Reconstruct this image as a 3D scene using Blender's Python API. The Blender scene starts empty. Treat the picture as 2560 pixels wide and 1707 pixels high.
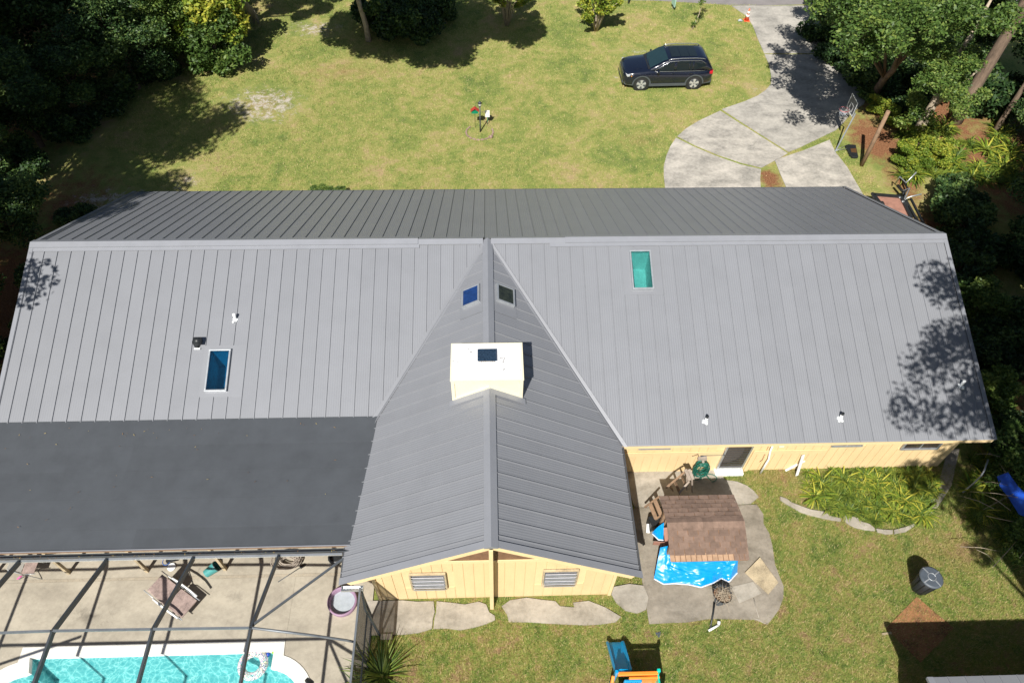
import bpy, bmesh, math, random
import numpy as np
from mathutils import Vector, Matrix
random.seed(7); rng = np.random.default_rng(7)
scene = bpy.context.scene
COL = scene.collection
rad = math.radians

# ------------------------------------------------------------------ camera, light, exposure
CAM = Vector((0.142, -18.794, 22.688)); FOC = 1802.1; PW, PH = 2560, 1707
_p, _r, _y = rad(51.3326), rad(1.4106), rad(2.7896)
FW = Vector((math.sin(_y)*math.cos(_p), math.cos(_y)*math.cos(_p), -math.sin(_p)))
RT = FW.cross(Vector((0, 0, 1))).normalized(); UP = RT.cross(FW)
R2 = RT*math.cos(_r)+UP*math.sin(_r); U2 = -RT*math.sin(_r)+UP*math.cos(_r)
cd = bpy.data.cameras.new('camera'); cam = bpy.data.objects.new('camera', cd); COL.objects.link(cam)
cd.sensor_width = 36; cd.lens = FOC/PW*36; cd.clip_start = 0.5; cd.clip_end = 2000
M = Matrix(((R2.x, U2.x, -FW.x, CAM.x), (R2.y, U2.y, -FW.y, CAM.y), (R2.z, U2.z, -FW.z, CAM.z), (0, 0, 0, 1)))
cam.matrix_world = M; scene.camera = cam

SUN_AZ, SUN_EL = 69.5, 49.0                      # direction in which shadows fall, height of the sun
sdir = Vector((-math.cos(rad(SUN_AZ))*math.cos(rad(SUN_EL)), -math.sin(rad(SUN_AZ))*math.cos(rad(SUN_EL)), math.sin(rad(SUN_EL))))
w = bpy.data.worlds.new('World'); scene.world = w; w.use_nodes = True
nt = w.node_tree; sky = nt.nodes.new('ShaderNodeTexSky'); sky.sky_type = 'NISHITA'; sky.sun_disc = False
sky.sun_elevation = rad(SUN_EL); sky.sun_rotation = math.atan2(sdir.x, sdir.y)
nt.links.new(sky.outputs[0], nt.nodes['Background'].inputs[0]); nt.nodes['Background'].inputs[1].default_value = 0.05
sd = bpy.data.lights.new('sun', 'SUN'); sd.energy = 5.0; sd.angle = rad(0.5); sd.color = (1, .965, .90)
sun = bpy.data.objects.new('sun', sd); COL.objects.link(sun); sun.rotation_euler = sdir.to_track_quat('Z', 'Y').to_euler()
scene.view_settings.view_transform = 'Standard'; scene.view_settings.look = 'None'; scene.view_settings.gamma = 1
scene.view_settings.exposure = 0.45; scene.view_settings.use_curve_mapping = False

def G(u, v, z=0.0):
    """point of the place at height z on the line of sight of a photo pixel"""
    d = FW+R2*((u-PW/2)/FOC)-U2*((v-PH/2)/FOC)
    return CAM+d*((z-CAM.z)/d.z)

# ------------------------------------------------------------------ materials
def newmat(name):
    m = bpy.data.materials.new(name); m.use_nodes = True
    return m, m.node_tree, m.node_tree.nodes['Principled BSDF']
def setc(b, k, v):
    b.inputs[k].default_value = (v[0], v[1], v[2], 1) if len(v) == 3 else v
def noise(nt, scale, detail=4, rough=.6, coord=None, dist=0):
    n = nt.nodes.new('ShaderNodeTexNoise'); n.inputs['Scale'].default_value = scale
    n.inputs['Detail'].default_value = detail; n.inputs['Roughness'].default_value = rough; n.inputs['Distortion'].default_value = dist
    if coord is None:
        g = nt.nodes.new('ShaderNodeNewGeometry'); coord = g.outputs['Position']
    nt.links.new(coord, n.inputs['Vector']); return n.outputs['Fac']
def ramp(nt, fac, stops):
    r = nt.nodes.new('ShaderNodeValToRGB'); nt.links.new(fac, r.inputs[0])
    e = r.color_ramp.elements
    while len(e) < len(stops): e.new(.5)
    for i, (p, c) in enumerate(stops):
        e[i].position = p; e[i].color = (c[0], c[1], c[2], 1) if not isinstance(c, (int, float)) else (c, c, c, 1)
    return r.outputs[0]
def mixc(nt, fac, a, b, mode='MIX'):
    m = nt.nodes.new('ShaderNodeMix'); m.data_type = 'RGBA'; m.blend_type = mode
    for s, x in ((0, fac), (6, a), (7, b)):
        if hasattr(x, 'links') or isinstance(x, bpy.types.NodeSocket): nt.links.new(x, m.inputs[s])
        elif isinstance(x, (int, float)): m.inputs[s].default_value = x
        else: m.inputs[s].default_value = (x[0], x[1], x[2], 1)
    return m.outputs[2]
def mathn(nt, op, a, b=None, clamp=False):
    m = nt.nodes.new('ShaderNodeMath'); m.operation = op; m.use_clamp = clamp
    for i, x in enumerate((a, b)):
        if x is None: continue
        if isinstance(x, bpy.types.NodeSocket): nt.links.new(x, m.inputs[i])
        else: m.inputs[i].default_value = x
    return m.outputs[0]
def bump(nt, b, h, strength=.3, dist=.02):
    n = nt.nodes.new('ShaderNodeBump'); n.inputs['Strength'].default_value = strength; n.inputs['Distance'].default_value = dist
    nt.links.new(h, n.inputs['Height']); nt.links.new(n.outputs[0], b.inputs['Normal'])
def mat(name, col, rough=.6, metal=0, var=.12, scale=6, fine=60, bumps=0.0, spec=.5, stretch=None, coat=0, objrand=0.0):
    m, nt, b = newmat(name)
    b.inputs['Roughness'].default_value = rough; b.inputs['Metallic'].default_value = metal
    b.inputs['Specular IOR Level'].default_value = spec; b.inputs['Coat Weight'].default_value = coat
    co = None
    if stretch:
        g = nt.nodes.new('ShaderNodeNewGeometry'); mp = nt.nodes.new('ShaderNodeMapping'); mp.inputs['Scale'].default_value = stretch
        nt.links.new(g.outputs['Position'], mp.inputs['Vector']); co = mp.outputs[0]
    a = noise(nt, scale, 5, .6, co); f = noise(nt, fine, 3, .6, co)
    s = mathn(nt, 'ADD', mathn(nt, 'MULTIPLY', a, .65), mathn(nt, 'MULTIPLY', f, .35))
    lo = [c*(1-var*2.2) for c in col]; hi = [min(1, c*(1+var*1.6)) for c in col]
    c = ramp(nt, s, [(.28, lo), (.5, col), (.72, hi)])
    if objrand:
        oi = nt.nodes.new('ShaderNodeObjectInfo')
        c = mixc(nt, 1.0, c, ramp(nt, oi.outputs['Random'], [(0, 1-objrand), (1, 1.0)]), 'MULTIPLY')
    nt.links.new(c, b.inputs['Base Color'])
    if bumps: bump(nt, b, f, bumps, .01)
    return m
def glassy(name, tint, gloss=.12, rough=.03, colmix=0.0):
    m = bpy.data.materials.new(name); m.use_nodes = True; nt = m.node_tree; nt.nodes.clear()
    o = nt.nodes.new('ShaderNodeOutputMaterial'); t = nt.nodes.new('ShaderNodeBsdfTransparent'); g = nt.nodes.new('ShaderNodeBsdfGlossy')
    t.inputs[0].default_value = (*tint, 1); g.inputs['Roughness'].default_value = rough
    mx = nt.nodes.new('ShaderNodeMixShader'); fr = nt.nodes.new('ShaderNodeFresnel'); fr.inputs[0].default_value = 1.45
    fa = mathn(nt, 'ADD', fr.outputs[0], gloss-.04, True)
    nt.links.new(fa, mx.inputs[0]); nt.links.new(t.outputs[0], mx.inputs[1]); nt.links.new(g.outputs[0], mx.inputs[2]); nt.links.new(mx.outputs[0], o.inputs[0])
    return m
MT = {}
MT['roof'] = mat('grey_painted_metal', (.245, .252, .272), .42, .15, .03, 1.2, 25, spec=.45, objrand=.05)
MT['trim'] = mat('grey_trim_metal', (.262, .27, .295), .42, .15, .04, 2, 30)
MT['darktrim'] = mat('dark_eave_metal', (.10, .105, .115), .5, .2, .08, 3, 30)
MT['cream'] = mat('cream_paint', (.74, .55, .30), .7, 0, .05, 2.5, 40, bumps=.15, stretch=(1, 1, .35))
MT['creamtrim'] = mat('cream_trim_paint', (.78, .59, .33), .65, 0, .04, 3, 40)
MT['chimcream'] = mat('pale_chimney_paint', (.76, .70, .52), .7, 0, .03, 3, 40)
MT['chimwhite'] = mat('white_chimney_top', (.84, .84, .83), .6, 0, .03, 4, 60)
MT['brown'] = mat('raw_brown_wood', (.20, .11, .06), .8, 0, .2, 5, 60)
MT['felt'] = mat('roll_roofing_felt', (.062, .069, .079), .9, 0, .09, 1.6, 90, bumps=.6, objrand=.10)
MT['alu'] = mat('bare_aluminium', (.55, .57, .58), .35, .7, .08, 4, 50)
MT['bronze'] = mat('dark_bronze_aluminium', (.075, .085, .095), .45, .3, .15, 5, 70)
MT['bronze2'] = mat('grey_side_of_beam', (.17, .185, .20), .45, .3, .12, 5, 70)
MT['black'] = mat('black_plastic', (.018, .02, .022), .45, 0, .2, 8, 60)
MT['white'] = mat('white_plastic', (.80, .81, .80), .5, 0, .05, 6, 50)
MT['sealant'] = mat('white_sealant', (.82, .84, .84), .6, 0, .06, 20, 90, bumps=.6)
MT['wood'] = mat('weathered_deck_wood', (.26, .165, .10), .85, 0, .22, 5, 70, bumps=.3)
MT['greywood'] = mat('grey_weathered_wood', (.33, .27, .22), .9, 0, .2, 8, 80, bumps=.3)
MT['ply'] = mat('dirty_plywood', (.42, .34, .22), .9, 0, .28, 2.6, 30)
MT['rust'] = mat('rust_orange_sheet', (.27, .125, .055), .85, 0, .42, 2.4, 20)
MT['rubber'] = mat('tyre_rubber', (.02, .02, .02), .85)
MT['bark'] = mat('grey_brown_bark', (.17, .12, .085), .95, 0, .35, 6, 30, bumps=.8, stretch=(1, 1, .25))
MT['palebark'] = mat('pale_bark', (.40, .33, .24), .9, 0, .25, 8, 40)
MT['shaft'] = mat('white_skylight_shaft', (.75, .76, .74), .7)
MT['steel'] = mat('galvanised_steel', (.42, .44, .46), .4, .5, .1, 6, 40)
MT['palmgrey'] = mat('dead_palm_frond', (.34, .29, .24), .9, 0, .2)

# leaves: per-leaf tint attribute, a little light through the blade
def leafmat(name, dark, mid, light, trans=.25, rough=.5):
    m, nt, b = newmat(name); b.inputs['Roughness'].default_value = rough; b.inputs['Specular IOR Level'].default_value = .35
    at = nt.nodes.new('ShaderNodeAttribute'); at.attribute_name = 'tint'
    oi = nt.nodes.new('ShaderNodeObjectInfo')
    f = mathn(nt, 'ADD', at.outputs['Fac'], mathn(nt, 'MULTIPLY', mathn(nt, 'SUBTRACT', oi.outputs['Random'], .5), .25), True)
    c = ramp(nt, f, [(.05, dark), (.5, mid), (.95, light)]); nt.links.new(c, b.inputs['Base Color'])
    tr = nt.nodes.new('ShaderNodeBsdfTranslucent'); nt.links.new(c, tr.inputs[0]); mx = nt.nodes.new('ShaderNodeMixShader')
    mx.inputs[0].default_value = trans; o = nt.nodes['Material Output']
    nt.links.new(b.outputs[0], mx.inputs[1]); nt.links.new(tr.outputs[0], mx.inputs[2]); nt.links.new(mx.outputs[0], o.inputs[0])
    return m
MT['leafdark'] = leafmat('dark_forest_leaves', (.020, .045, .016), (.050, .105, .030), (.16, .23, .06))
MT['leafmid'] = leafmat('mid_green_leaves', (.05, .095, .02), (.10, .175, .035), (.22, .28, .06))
MT['leafyel'] = leafmat('yellow_green_leaves', (.09, .16, .02), (.22, .30, .035), (.46, .44, .06))
MT['leafgrass'] = leafmat('strappy_green_leaves', (.05, .10, .02), (.12, .20, .03), (.28, .32, .05), .3)
MT['litter'] = leafmat('fallen_leaf_litter', (.10, .05, .02), (.28, .15, .06), (.50, .40, .14), .1)

def grass_colour(nt):
    """lawn colour as a function of world position: green, olive and straw patches, bare sand where it is worn"""
    g = nt.nodes.new('ShaderNodeNewGeometry'); pos = g.outputs['Position']
    a = noise(nt, .32, 5, .62, pos, .6); b_ = noise(nt, 1.7, 5, .65, pos, .4); c_ = noise(nt, 11, 4, .7, pos)
    s = mathn(nt, 'ADD', mathn(nt, 'MULTIPLY', a, .40), mathn(nt, 'ADD', mathn(nt, 'MULTIPLY', b_, .34), mathn(nt, 'MULTIPLY', c_, .26)))
    col = ramp(nt, s, [(.37, (.115, .20, .05)), (.46, (.245, .32, .075)), (.53, (.385, .39, .12)), (.62, (.52, .39, .22))])
    sep = nt.nodes.new('ShaderNodeSeparateXYZ'); nt.links.new(pos, sep.inputs[0])
    s2 = mathn(nt, 'ADD', mathn(nt, 'MULTIPLY', noise(nt, 1.1, 4, .65, pos, .5), .38), mathn(nt, 'ADD', mathn(nt, 'MULTIPLY', noise(nt, 4.2, 5, .7, pos, .6), .36), mathn(nt, 'MULTIPLY', noise(nt, 17, 3, .7, pos), .26)))
    back = ramp(nt, s2, [(.38, (.085, .165, .035)), (.46, (.20, .28, .058)), (.53, (.33, .33, .092)), (.60, (.38, .255, .145))])
    col = mixc(nt, mathn(nt, 'LESS_THAN', sep.outputs['Y'], -5.5), col, back)
    return col, pos, sep, c_, b_
def blob(nt, pos, spots, soft=.5):
    """worn spots: max over soft discs at world positions, edges broken by noise"""
    res = None; n = noise(nt, 2.2, 5, .7, pos, .5)
    for (x, y, rx, ry, k) in spots:
        mp = nt.nodes.new('ShaderNodeMapping'); mp.vector_type = 'TEXTURE'; mp.inputs['Location'].default_value = (x, y, 0); mp.inputs['Scale'].default_value = (rx, ry, 1)
        nt.links.new(pos, mp.inputs['Vector'])
        vm = nt.nodes.new('ShaderNodeVectorMath'); vm.operation = 'MULTIPLY'; vm.inputs[1].default_value = (1, 1, 0); nt.links.new(mp.outputs[0], vm.inputs[0])
        ln = nt.nodes.new('ShaderNodeVectorMath'); ln.operation = 'LENGTH'; nt.links.new(vm.outputs[0], ln.inputs[0])
        v = mathn(nt, 'MULTIPLY', mathn(nt, 'SUBTRACT', 1.0, ln.outputs['Value'], True), k)
        res = v if res is None else mathn(nt, 'MAXIMUM', res, v)
    return mathn(nt, 'MULTIPLY', mathn(nt, 'GREATER_THAN', res, .001), mathn(nt, 'SUBTRACT', mathn(nt, 'MULTIPLY', mathn(nt, 'ADD', res, n), 1.0), .75, True))
# world positions (x, y, half-width x, half-width y, strength)
SAND = [(-12.0, 16.0, 3.6, 2.8, .75), (-10.3, 24.0, 3.0, 1.8, .6), (-14.6, 9.5, 2.2, 2.0, .45), (-17.8, 8.2, 4.0, 1.8, .6), (9.3, 21.3, 2.6, 1.2, .42), (12.7, 21.4, 2.0, .9, .45),
        (-13.2, 20.5, 2.2, 1.4, .35), (7.6, 18.6, .8, .4, .5), (15.3, 17.2, 1.2, 2.0, .35), (16.2, 18.9, .6, .6, .5)]
STRAW = [(-12.0, 16.0, 3.4, 2.8, .6), (-10.3, 24.0, 3.2, 1.8, .5), (12.5, 18.5, 4.5, 4.0, .35), (-8.0, 19.2, 5.5, 2.2, .5), (8.2, 12.6, 3.2, 2.0, .45), (-3.0, 9.0, 3.0, 1.6, .3), (14.2, 19.5, 1.6, 4.0, .5), (4.5, 10.0, 2.5, 1.2, .3), (10.5, -6.9, 3.0, .8, .6), (15.0, -9.8, 3.0, 1.6, .5), (3, -13.6, 4, 1.2, .45)]
_wd = G(1926, 448)
MULCH = [(_wd.x, _wd.y, .9, 1.3, .9), (-19.5, 8, 4.2, 4.6, .6), (27, 10, 6, 8, .9), (20.6, 12.6, 2.3, 3.3, .95), (20.8, 9.2, 1.6, 3.2, .7), (24, 15, 6, 6, .9), (21, 5, 4.5, 4.5, .75), (-26, 18, 8, 14, .9), (-20.5, 1, 5, 9, .9), (19.5, -3, 3, 6, .8)]  # bark and leaf litter; left-lawn spot also lowers ground tone to deepen shade
m, nt, b = newmat('lawn_ground'); b.inputs['Roughness'].default_value = .95; b.inputs['Specular IOR Level'].default_value = .1
col, pos, sep, cn, bn = grass_colour(nt)
col = mixc(nt, .25, col, (.22, .16, .08))
st = blob(nt, pos, STRAW); col = mixc(nt, mathn(nt, 'MULTIPLY', st, 1.6, True), col, (.34, .23, .11))
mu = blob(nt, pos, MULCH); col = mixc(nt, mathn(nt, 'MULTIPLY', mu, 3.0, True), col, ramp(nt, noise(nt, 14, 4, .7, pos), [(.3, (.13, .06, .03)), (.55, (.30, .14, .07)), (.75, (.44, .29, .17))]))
sa = blob(nt, pos, SAND); sa2 = mathn(nt, 'MULTIPLY', mathn(nt, 'SUBTRACT', mathn(nt, 'ADD', sa, mathn(nt, 'MULTIPLY', noise(nt, 6.0, 6, .8, pos, 2.0), .95)), .575, True), 6, True)
col = mixc(nt, mathn(nt, 'MULTIPLY', sa2, mathn(nt, 'MULTIPLY', mathn(nt, 'GREATER_THAN', sa, .002), mathn(nt, 'MULTIPLY', mathn(nt, 'SUBTRACT', noise(nt, 2.6, 4, .75, pos, .8), .44, True), 7.0, True))), col, (.56, .50, .44))
nt.links.new(col, b.inputs['Base Color']); bump(nt, b, mathn(nt, 'ADD', cn, noise(nt, 70, 3, .7, pos)), .9, .04)
MT['lawn'] = m
m, nt, b = newmat('grass_blades'); b.inputs['Roughness'].default_value = .7; b.inputs['Specular IOR Level'].default_value = .2
col, pos, sep, cn, bn = grass_colour(nt)
at = nt.nodes.new('ShaderNodeAttribute'); at.attribute_name = 'tint'
st = blob(nt, pos, STRAW); col = mixc(nt, mathn(nt, 'MULTIPLY', st, 1.4, True), col, (.36, .25, .12))
col = mixc(nt, mathn(nt, 'GREATER_THAN', at.outputs['Fac'], .84), col, (.46, .36, .19))
col = mixc(nt, 1.0, col, ramp(nt, at.outputs['Fac'], [(0, .62), (1, 1.5)]), 'MULTIPLY')
nt.links.new(col, b.inputs['Base Color']); tr = nt.nodes.new('ShaderNodeBsdfTranslucent'); nt.links.new(col, tr.inputs[0])
mx = nt.nodes.new('ShaderNodeMixShader'); mx.inputs[0].default_value = .25; nt.links.new(b.outputs[0], mx.inputs[1]); nt.links.new(tr.outputs[0], mx.inputs[2]); nt.links.new(mx.outputs[0], nt.nodes['Material Output'].inputs[0])
MT['blade'] = m
def concrete(name, base, dark, spots=()):
    m, nt, b = newmat(name); b.inputs['Roughness'].default_value = .9; b.inputs['Specular IOR Level'].default_value = .2
    g = nt.nodes.new('ShaderNodeNewGeometry'); pos = g.outputs['Position']
    mp = nt.nodes.new('ShaderNodeMapping'); mp.inputs['Scale'].default_value = (1, 1.5, 1); mp.inputs['Rotation'].default_value = (0, 0, .5); nt.links.new(pos, mp.inputs['Vector'])
    a = noise(nt, .75, 7, .68, mp.outputs[0], .3); f = noise(nt, 7, 6, .7, pos); ff = noise(nt, 55, 3, .7, pos)
    s = mathn(nt, 'ADD', mathn(nt, 'MULTIPLY', a, .6), mathn(nt, 'ADD', mathn(nt, 'MULTIPLY', f, .27), mathn(nt, 'MULTIPLY', ff, .13)))
    c = ramp(nt, s, [(.36, dark), (.48, [(p+q)/2 for p, q in zip(base, dark)]), (.60, base)])
    sp = nt.nodes.new('ShaderNodeValToRGB'); n2 = noise(nt, 1.9, 6, .75, pos, .3); nt.links.new(n2, sp.inputs[0])
    sp.color_ramp.elements[0].position = .62; sp.color_ramp.elements[0].color = (0, 0, 0, 1); sp.color_ramp.elements[1].position = .74; sp.color_ramp.elements[1].color = (.7, .7, .7, 1)
    c = mixc(nt, sp.outputs[0], c, [x*.55 for x in dark])
    if spots:
        c = mixc(nt, mathn(nt, 'MULTIPLY', blob(nt, pos, spots), 2.4, True), c, [x*.5 for x in dark])
    nt.links.new(c, b.inputs['Base Color']); bump(nt, b, mathn(nt, 'ADD', ff, f), .35, .01); return m
MT['drive'] = concrete('old_driveway_concrete', (.47, .44, .39), (.215, .205, .185))
MT['drive2'] = concrete('pale_driveway_concrete', (.52, .48, .42), (.20, .19, .17))
MT['deck'] = concrete('tan_pool_deck_concrete', (.44, .395, .315), (.28, .25, .20), [(-12.2, -11.2, 1.2, .45, .5), (-9.9, -11.9, .7, .35, .4), (-8.1, -10.7, .9, .5, .4)])
MT['patio'] = concrete('stained_patio_concrete', (.33, .29, .235), (.155, .135, .105), [(4.9, -11.0, .5, .5, .5), (4.6, -10.4, 1.0, .4, .3)])
MT['walk'] = concrete('pale_walk_concrete', (.42, .38, .32), (.21, .19, .155))
MT['asphalt'] = mat('grey_road_asphalt', (.23, .21, .205), .9, 0, .12, 1.5, 90, bumps=.4)

# ------------------------------------------------------------------ mesh helpers
def wloc(o):
    v = Vector((0, 0, 0))
    while o is not None: v += o.location; o = o.parent
    return v
def tag(o, label=None, cat=None, group=None, kind=None):
    if label: o['label'] = label
    if cat: o['category'] = cat
    if group: o['group'] = group
    if kind: o['kind'] = kind
    return o
def thing(name, label, cat, loc, group=None):
    o = bpy.data.objects.new(name, None); COL.objects.link(o); o.location = loc; o.empty_display_size = .2
    return tag(o, label, cat, group)
class MB:
    def __init__(s): s.v = []; s.f = []; s.sm = []
    def add(s, vs, fs, smooth=False):
        n = len(s.v); s.v += [Vector(p) for p in vs]; s.f += [tuple(i+n for i in f) for f in fs]; s.sm += [smooth]*len(fs); return s
    def box(s, c, d, rot=None):
        hx, hy, hz = d[0]/2, d[1]/2, d[2]/2; R = rot or Matrix.Identity(3); c = Vector(c)
        p = [c+R@Vector((x*hx, y*hy, z*hz)) for x in (-1, 1) for y in (-1, 1) for z in (-1, 1)]
        return s.add(p, [(0, 1, 3, 2), (4, 6, 7, 5), (0, 4, 5, 1), (2, 3, 7, 6), (0, 2, 6, 4), (1, 5, 7, 3)])
    def bar(s, a, b, wd, ht, up=(0, 0, 1)):
        a, b = Vector(a), Vector(b); x = (b-a); L = x.length; x.normalize(); y = Vector(up).cross(x)
        if y.length < 1e-4: y = Vector((0, 1, 0))
        y.normalize(); z = x.cross(y); R = Matrix((x, y, z)).transposed()
        return s.box((a+b)/2, (L, wd, ht), R)
    def tube(s, pts, r, n=8, cap=True):
        pts = [Vector(p) for p in pts]; rs = r if isinstance(r, (list, tuple)) else [r]*len(pts); rings = []; ref = None
        for i, p in enumerate(pts):
            t = (pts[min(i+1, len(pts)-1)]-pts[max(i-1, 0)])
            if t.length < 1e-9: t = Vector((0, 0, 1))
            t.normalize()
            if ref is None: ref = Vector((1, 0, 0)) if abs(t.x) < .8 else Vector((0, 1, 0))
            a = (ref-t*ref.dot(t)).normalized(); ref = a; b = t.cross(a)
            rings += [p+(a*math.cos(2*math.pi*k/n)+b*math.sin(2*math.pi*k/n))*rs[i] for k in range(n)]
        fs = [(i*n+k, i*n+(k+1) % n, (i+1)*n+(k+1) % n, (i+1)*n+k) for i in range(len(pts)-1) for k in range(n)]
        s.add(rings, fs, True)
        if cap:
            m0 = len(s.v)-len(rings); s.f += [tuple(m0+k for k in reversed(range(n))), tuple(m0+(len(pts)-1)*n+k for k in range(n))]; s.sm += [False, False]
        return s
    def cyl(s, c, r, h, n=20, r2=None):
        c = Vector(c); return s.tube([c, c+Vector((0, 0, h))], [r, r if r2 is None else r2], n)
    def prism(s, poly, z0, z1):
        n = len(poly); vs = [(p[0], p[1], z0) for p in poly]+[(p[0], p[1], z1) for p in poly]
        area = sum(poly[i][0]*poly[(i+1) % n][1]-poly[(i+1) % n][0]*poly[i][1] for i in range(n))
        top = tuple(range(n, 2*n)); bot = tuple(reversed(range(n)))
        if area < 0: top, bot = tuple(reversed(top)), tuple(reversed(bot))
        return s.add(vs, [top, bot]+[(i, (i+1) % n, n+(i+1) % n, n+i) if area > 0 else (n+i, n+(i+1) % n, (i+1) % n, i) for i in range(n)])
    def slab(s, pts, nrm, th):
        """planar polygon given in 3D, extruded back along its normal"""
        nrm = Vector(nrm).normalized(); n = len(pts); P = [Vector(p) for p in pts]
        return s.add(P+[p-nrm*th for p in P], [tuple(range(n)), tuple(reversed(range(n, 2*n)))]+[(i, n+i, n+(i+1) % n, (i+1) % n) for i in range(n)])
    def build(s, name, m, parent=None, loc=None, bevel=0, fix=True):
        me = bpy.data.meshes.new(name); base = wloc(parent) if parent is not None else Vector((0, 0, 0))
        if parent is None:
            if loc is None:
                xs = [p.x for p in s.v]; ys = [p.y for p in s.v]; zs = [p.z for p in s.v]
                loc = Vector(((min(xs)+max(xs))/2, (min(ys)+max(ys))/2, min(zs)))
            base = Vector(loc)
        me.from_pydata([p-base for p in s.v], [], s.f); me.validate()
        if len(me.polygons) == len(s.sm): me.polygons.foreach_set('use_smooth', s.sm)
        if fix:
            bm = bmesh.new(); bm.from_mesh(me); bmesh.ops.recalc_face_normals(bm, faces=bm.faces); bm.to_mesh(me); bm.free()
        me.materials.append(MT[m] if isinstance(m, str) else m)
        o = bpy.data.objects.new(name, me); COL.objects.link(o)
        if parent is not None: o.parent = parent
        else: o.location = base
        if bevel:
            bv = o.modifiers.new('bevel', 'BEVEL'); bv.width = bevel; bv.segments = 2; bv.limit_method = 'ANGLE'
        return o
def mesh_np(name, co, faces_n, tint, m, parent=None, loc=(0, 0, 0), nv=3):
    """faces of nv vertices each, vertices unshared, with a per-face tint"""
    me = bpy.data.meshes.new(name); nf = faces_n
    me.vertices.add(nf*nv); me.vertices.foreach_set('co', co.astype(np.float32).ravel())
    me.loops.add(nf*nv); me.loops.foreach_set('vertex_index', np.arange(nf*nv, dtype=np.int32))
    me.polygons.add(nf); me.polygons.foreach_set('loop_start', np.arange(0, nf*nv, nv, dtype=np.int32))
    me.update(calc_edges=True)
    a = me.attributes.new('tint', 'FLOAT', 'FACE'); a.data.foreach_set('value', tint.astype(np.float32))
    me.materials.append(MT[m]); return me
def link(name, me, parent=None, loc=(0, 0, 0)):
    o = bpy.data.objects.new(name, me); COL.objects.link(o); o.location = loc
    if parent is not None: o.parent = parent
    return o

# ------------------------------------------------------------------ the setting: ground, road, paved surfaces
def struct(name, mb, m, loc=None):
    o = mb.build(name, m, None, loc or (0, 0, 0)); o['kind'] = 'structure'; return o
POOLC = [(-6.5, -13.9, 1.45), (-13.45, -13.9, 1.45)]
def inpool(x, y, g=0.0):
    return (-13.86-g < x < -6.13+g and -17.5-g < y < -12.07+g) or any((x-a)**2+(y-b)**2 < (r+g)**2 for a, b, r in POOLC)
# ground sheet with the pool left open
me = MB(); X = [-400, -60, -15.6, -3.6, 60, 400]; Y = [-400, -60, -18.5, -6.7, 60, 400]
for i in range(5):
    for j in range(5):
        if i == 2 and j == 2: continue
        me.add([(X[i], Y[j], 0), (X[i+1], Y[j], 0), (X[i+1], Y[j+1], 0), (X[i], Y[j+1], 0)], [(0, 1, 2, 3)])
struct('lawn_ground', me, 'lawn')
struct('road', MB().prism([(-60, 29.2), (11, 27.6), (17.0, 26.9), (23, 27.2), (70, 27.4), (70, 33.5), (-60, 34.5)], -.05, .012), 'asphalt')

def poly(pts, sx, ox, oy, z=0.0):
    return [tuple(G(ox+a/sx, oy+b/sx, z)[:2]) for a, b in pts]
drive = thing('driveway', None, None, (15, 15, 0)); drive['kind'] = 'structure'
S3 = (2.45, 1600, 0)
for i, pl in enumerate([
    [(560, 40), (650, 100), (690, 160), (720, 240), (760, 330), (1400, 330), (1300, 150), (1180, 60), (1130, 38)],
    [(762, 338), (790, 400), (803, 470), (800, 520), (770, 555), (720, 590), (640, 625), (560, 652), (502, 673), (610, 745), (760, 840), (910, 933), (960, 915), (1100, 848), (1200, 800), (1250, 750), (1290, 700), (1370, 640), (1420, 500), (1400, 338)],
    [(490, 682), (420, 715), (350, 748), (280, 792), (228, 838), (340, 895), (480, 953), (620, 1000), (745, 1030), (790, 1005), (850, 975), (903, 942), (750, 846), (600, 752)],
    [(220, 848), (185, 900), (160, 960), (145, 1020), (145, 1080), (152, 1145), (170, 1330), (735, 1330), (738, 1145), (735, 1100), (740, 1040), (610, 1010), (475, 963), (335, 905)],
    [(825, 985), (900, 958), (1000, 925), (1160, 860), (1195, 935), (1235, 985), (1270, 1030), (1310, 1100), (1360, 1185), (1430, 1330), (950, 1330), (890, 1140), (855, 1060)]]):
    MB().prism(poly(pl, *S3), -.06, .035+.004*(i % 2)).build('concrete_slab', 'drive' if i in (0, 1) else 'drive2', drive)

deck = thing('pool_deck', None, None, (-9, -10, 0)); deck['kind'] = 'structure'
# deck slabs around the pool, a strip of channel drain along the porch
def arc(cx, cy, r, a0, a1, n=10): return [(cx+r*math.cos(rad(a0+(a1-a0)*k/n)), cy+r*math.sin(rad(a0+(a1-a0)*k/n))) for k in range(n+1)]
MB().prism([(-22, -10.02), (-3.62, -10.02), (-3.62, -6.6), (-22, -6.6)], -.06, .03).build('concrete_slab', 'deck', deck)
MB().prism([(-22, -10.12), (-3.62, -10.12), (-3.62, -10.025), (-22, -10.025)], -.06, .022).build('channel_drain', 'deck', deck)
MB().prism([(-22, -12.07), (-6.13, -12.07), (-6.13, -10.125), (-22, -10.125)], -.06, .03).build('concrete_slab', 'deck', deck)
MB().prism([(-6.125, -12.07), (-6.1, -12.47)]+[p for p in arc(-6.5, -13.9, 1.452, 74, 0)]+[(-5.05, -18.5), (-3.62, -18.5), (-3.62, -10.125), (-6.125, -10.125)], -.06, .032).build('concrete_slab', 'deck', deck)
MB().prism([(-13.865, -12.075), (-13.85, -12.47)]+arc(-13.45, -13.9, 1.452, 106, 180)+[(-14.9, -18.5), (-22, -18.5), (-22, -12.075)], -.06, .03).build('concrete_slab', 'deck', deck)
gr = MB()
for k in range(260): gr.box((-14.5+k*.042, -10.072, .024), (.012, .085, .006))
o = gr.build('drain_grating', 'palebark', deck); o['kind'] = 'stuff'

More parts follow.
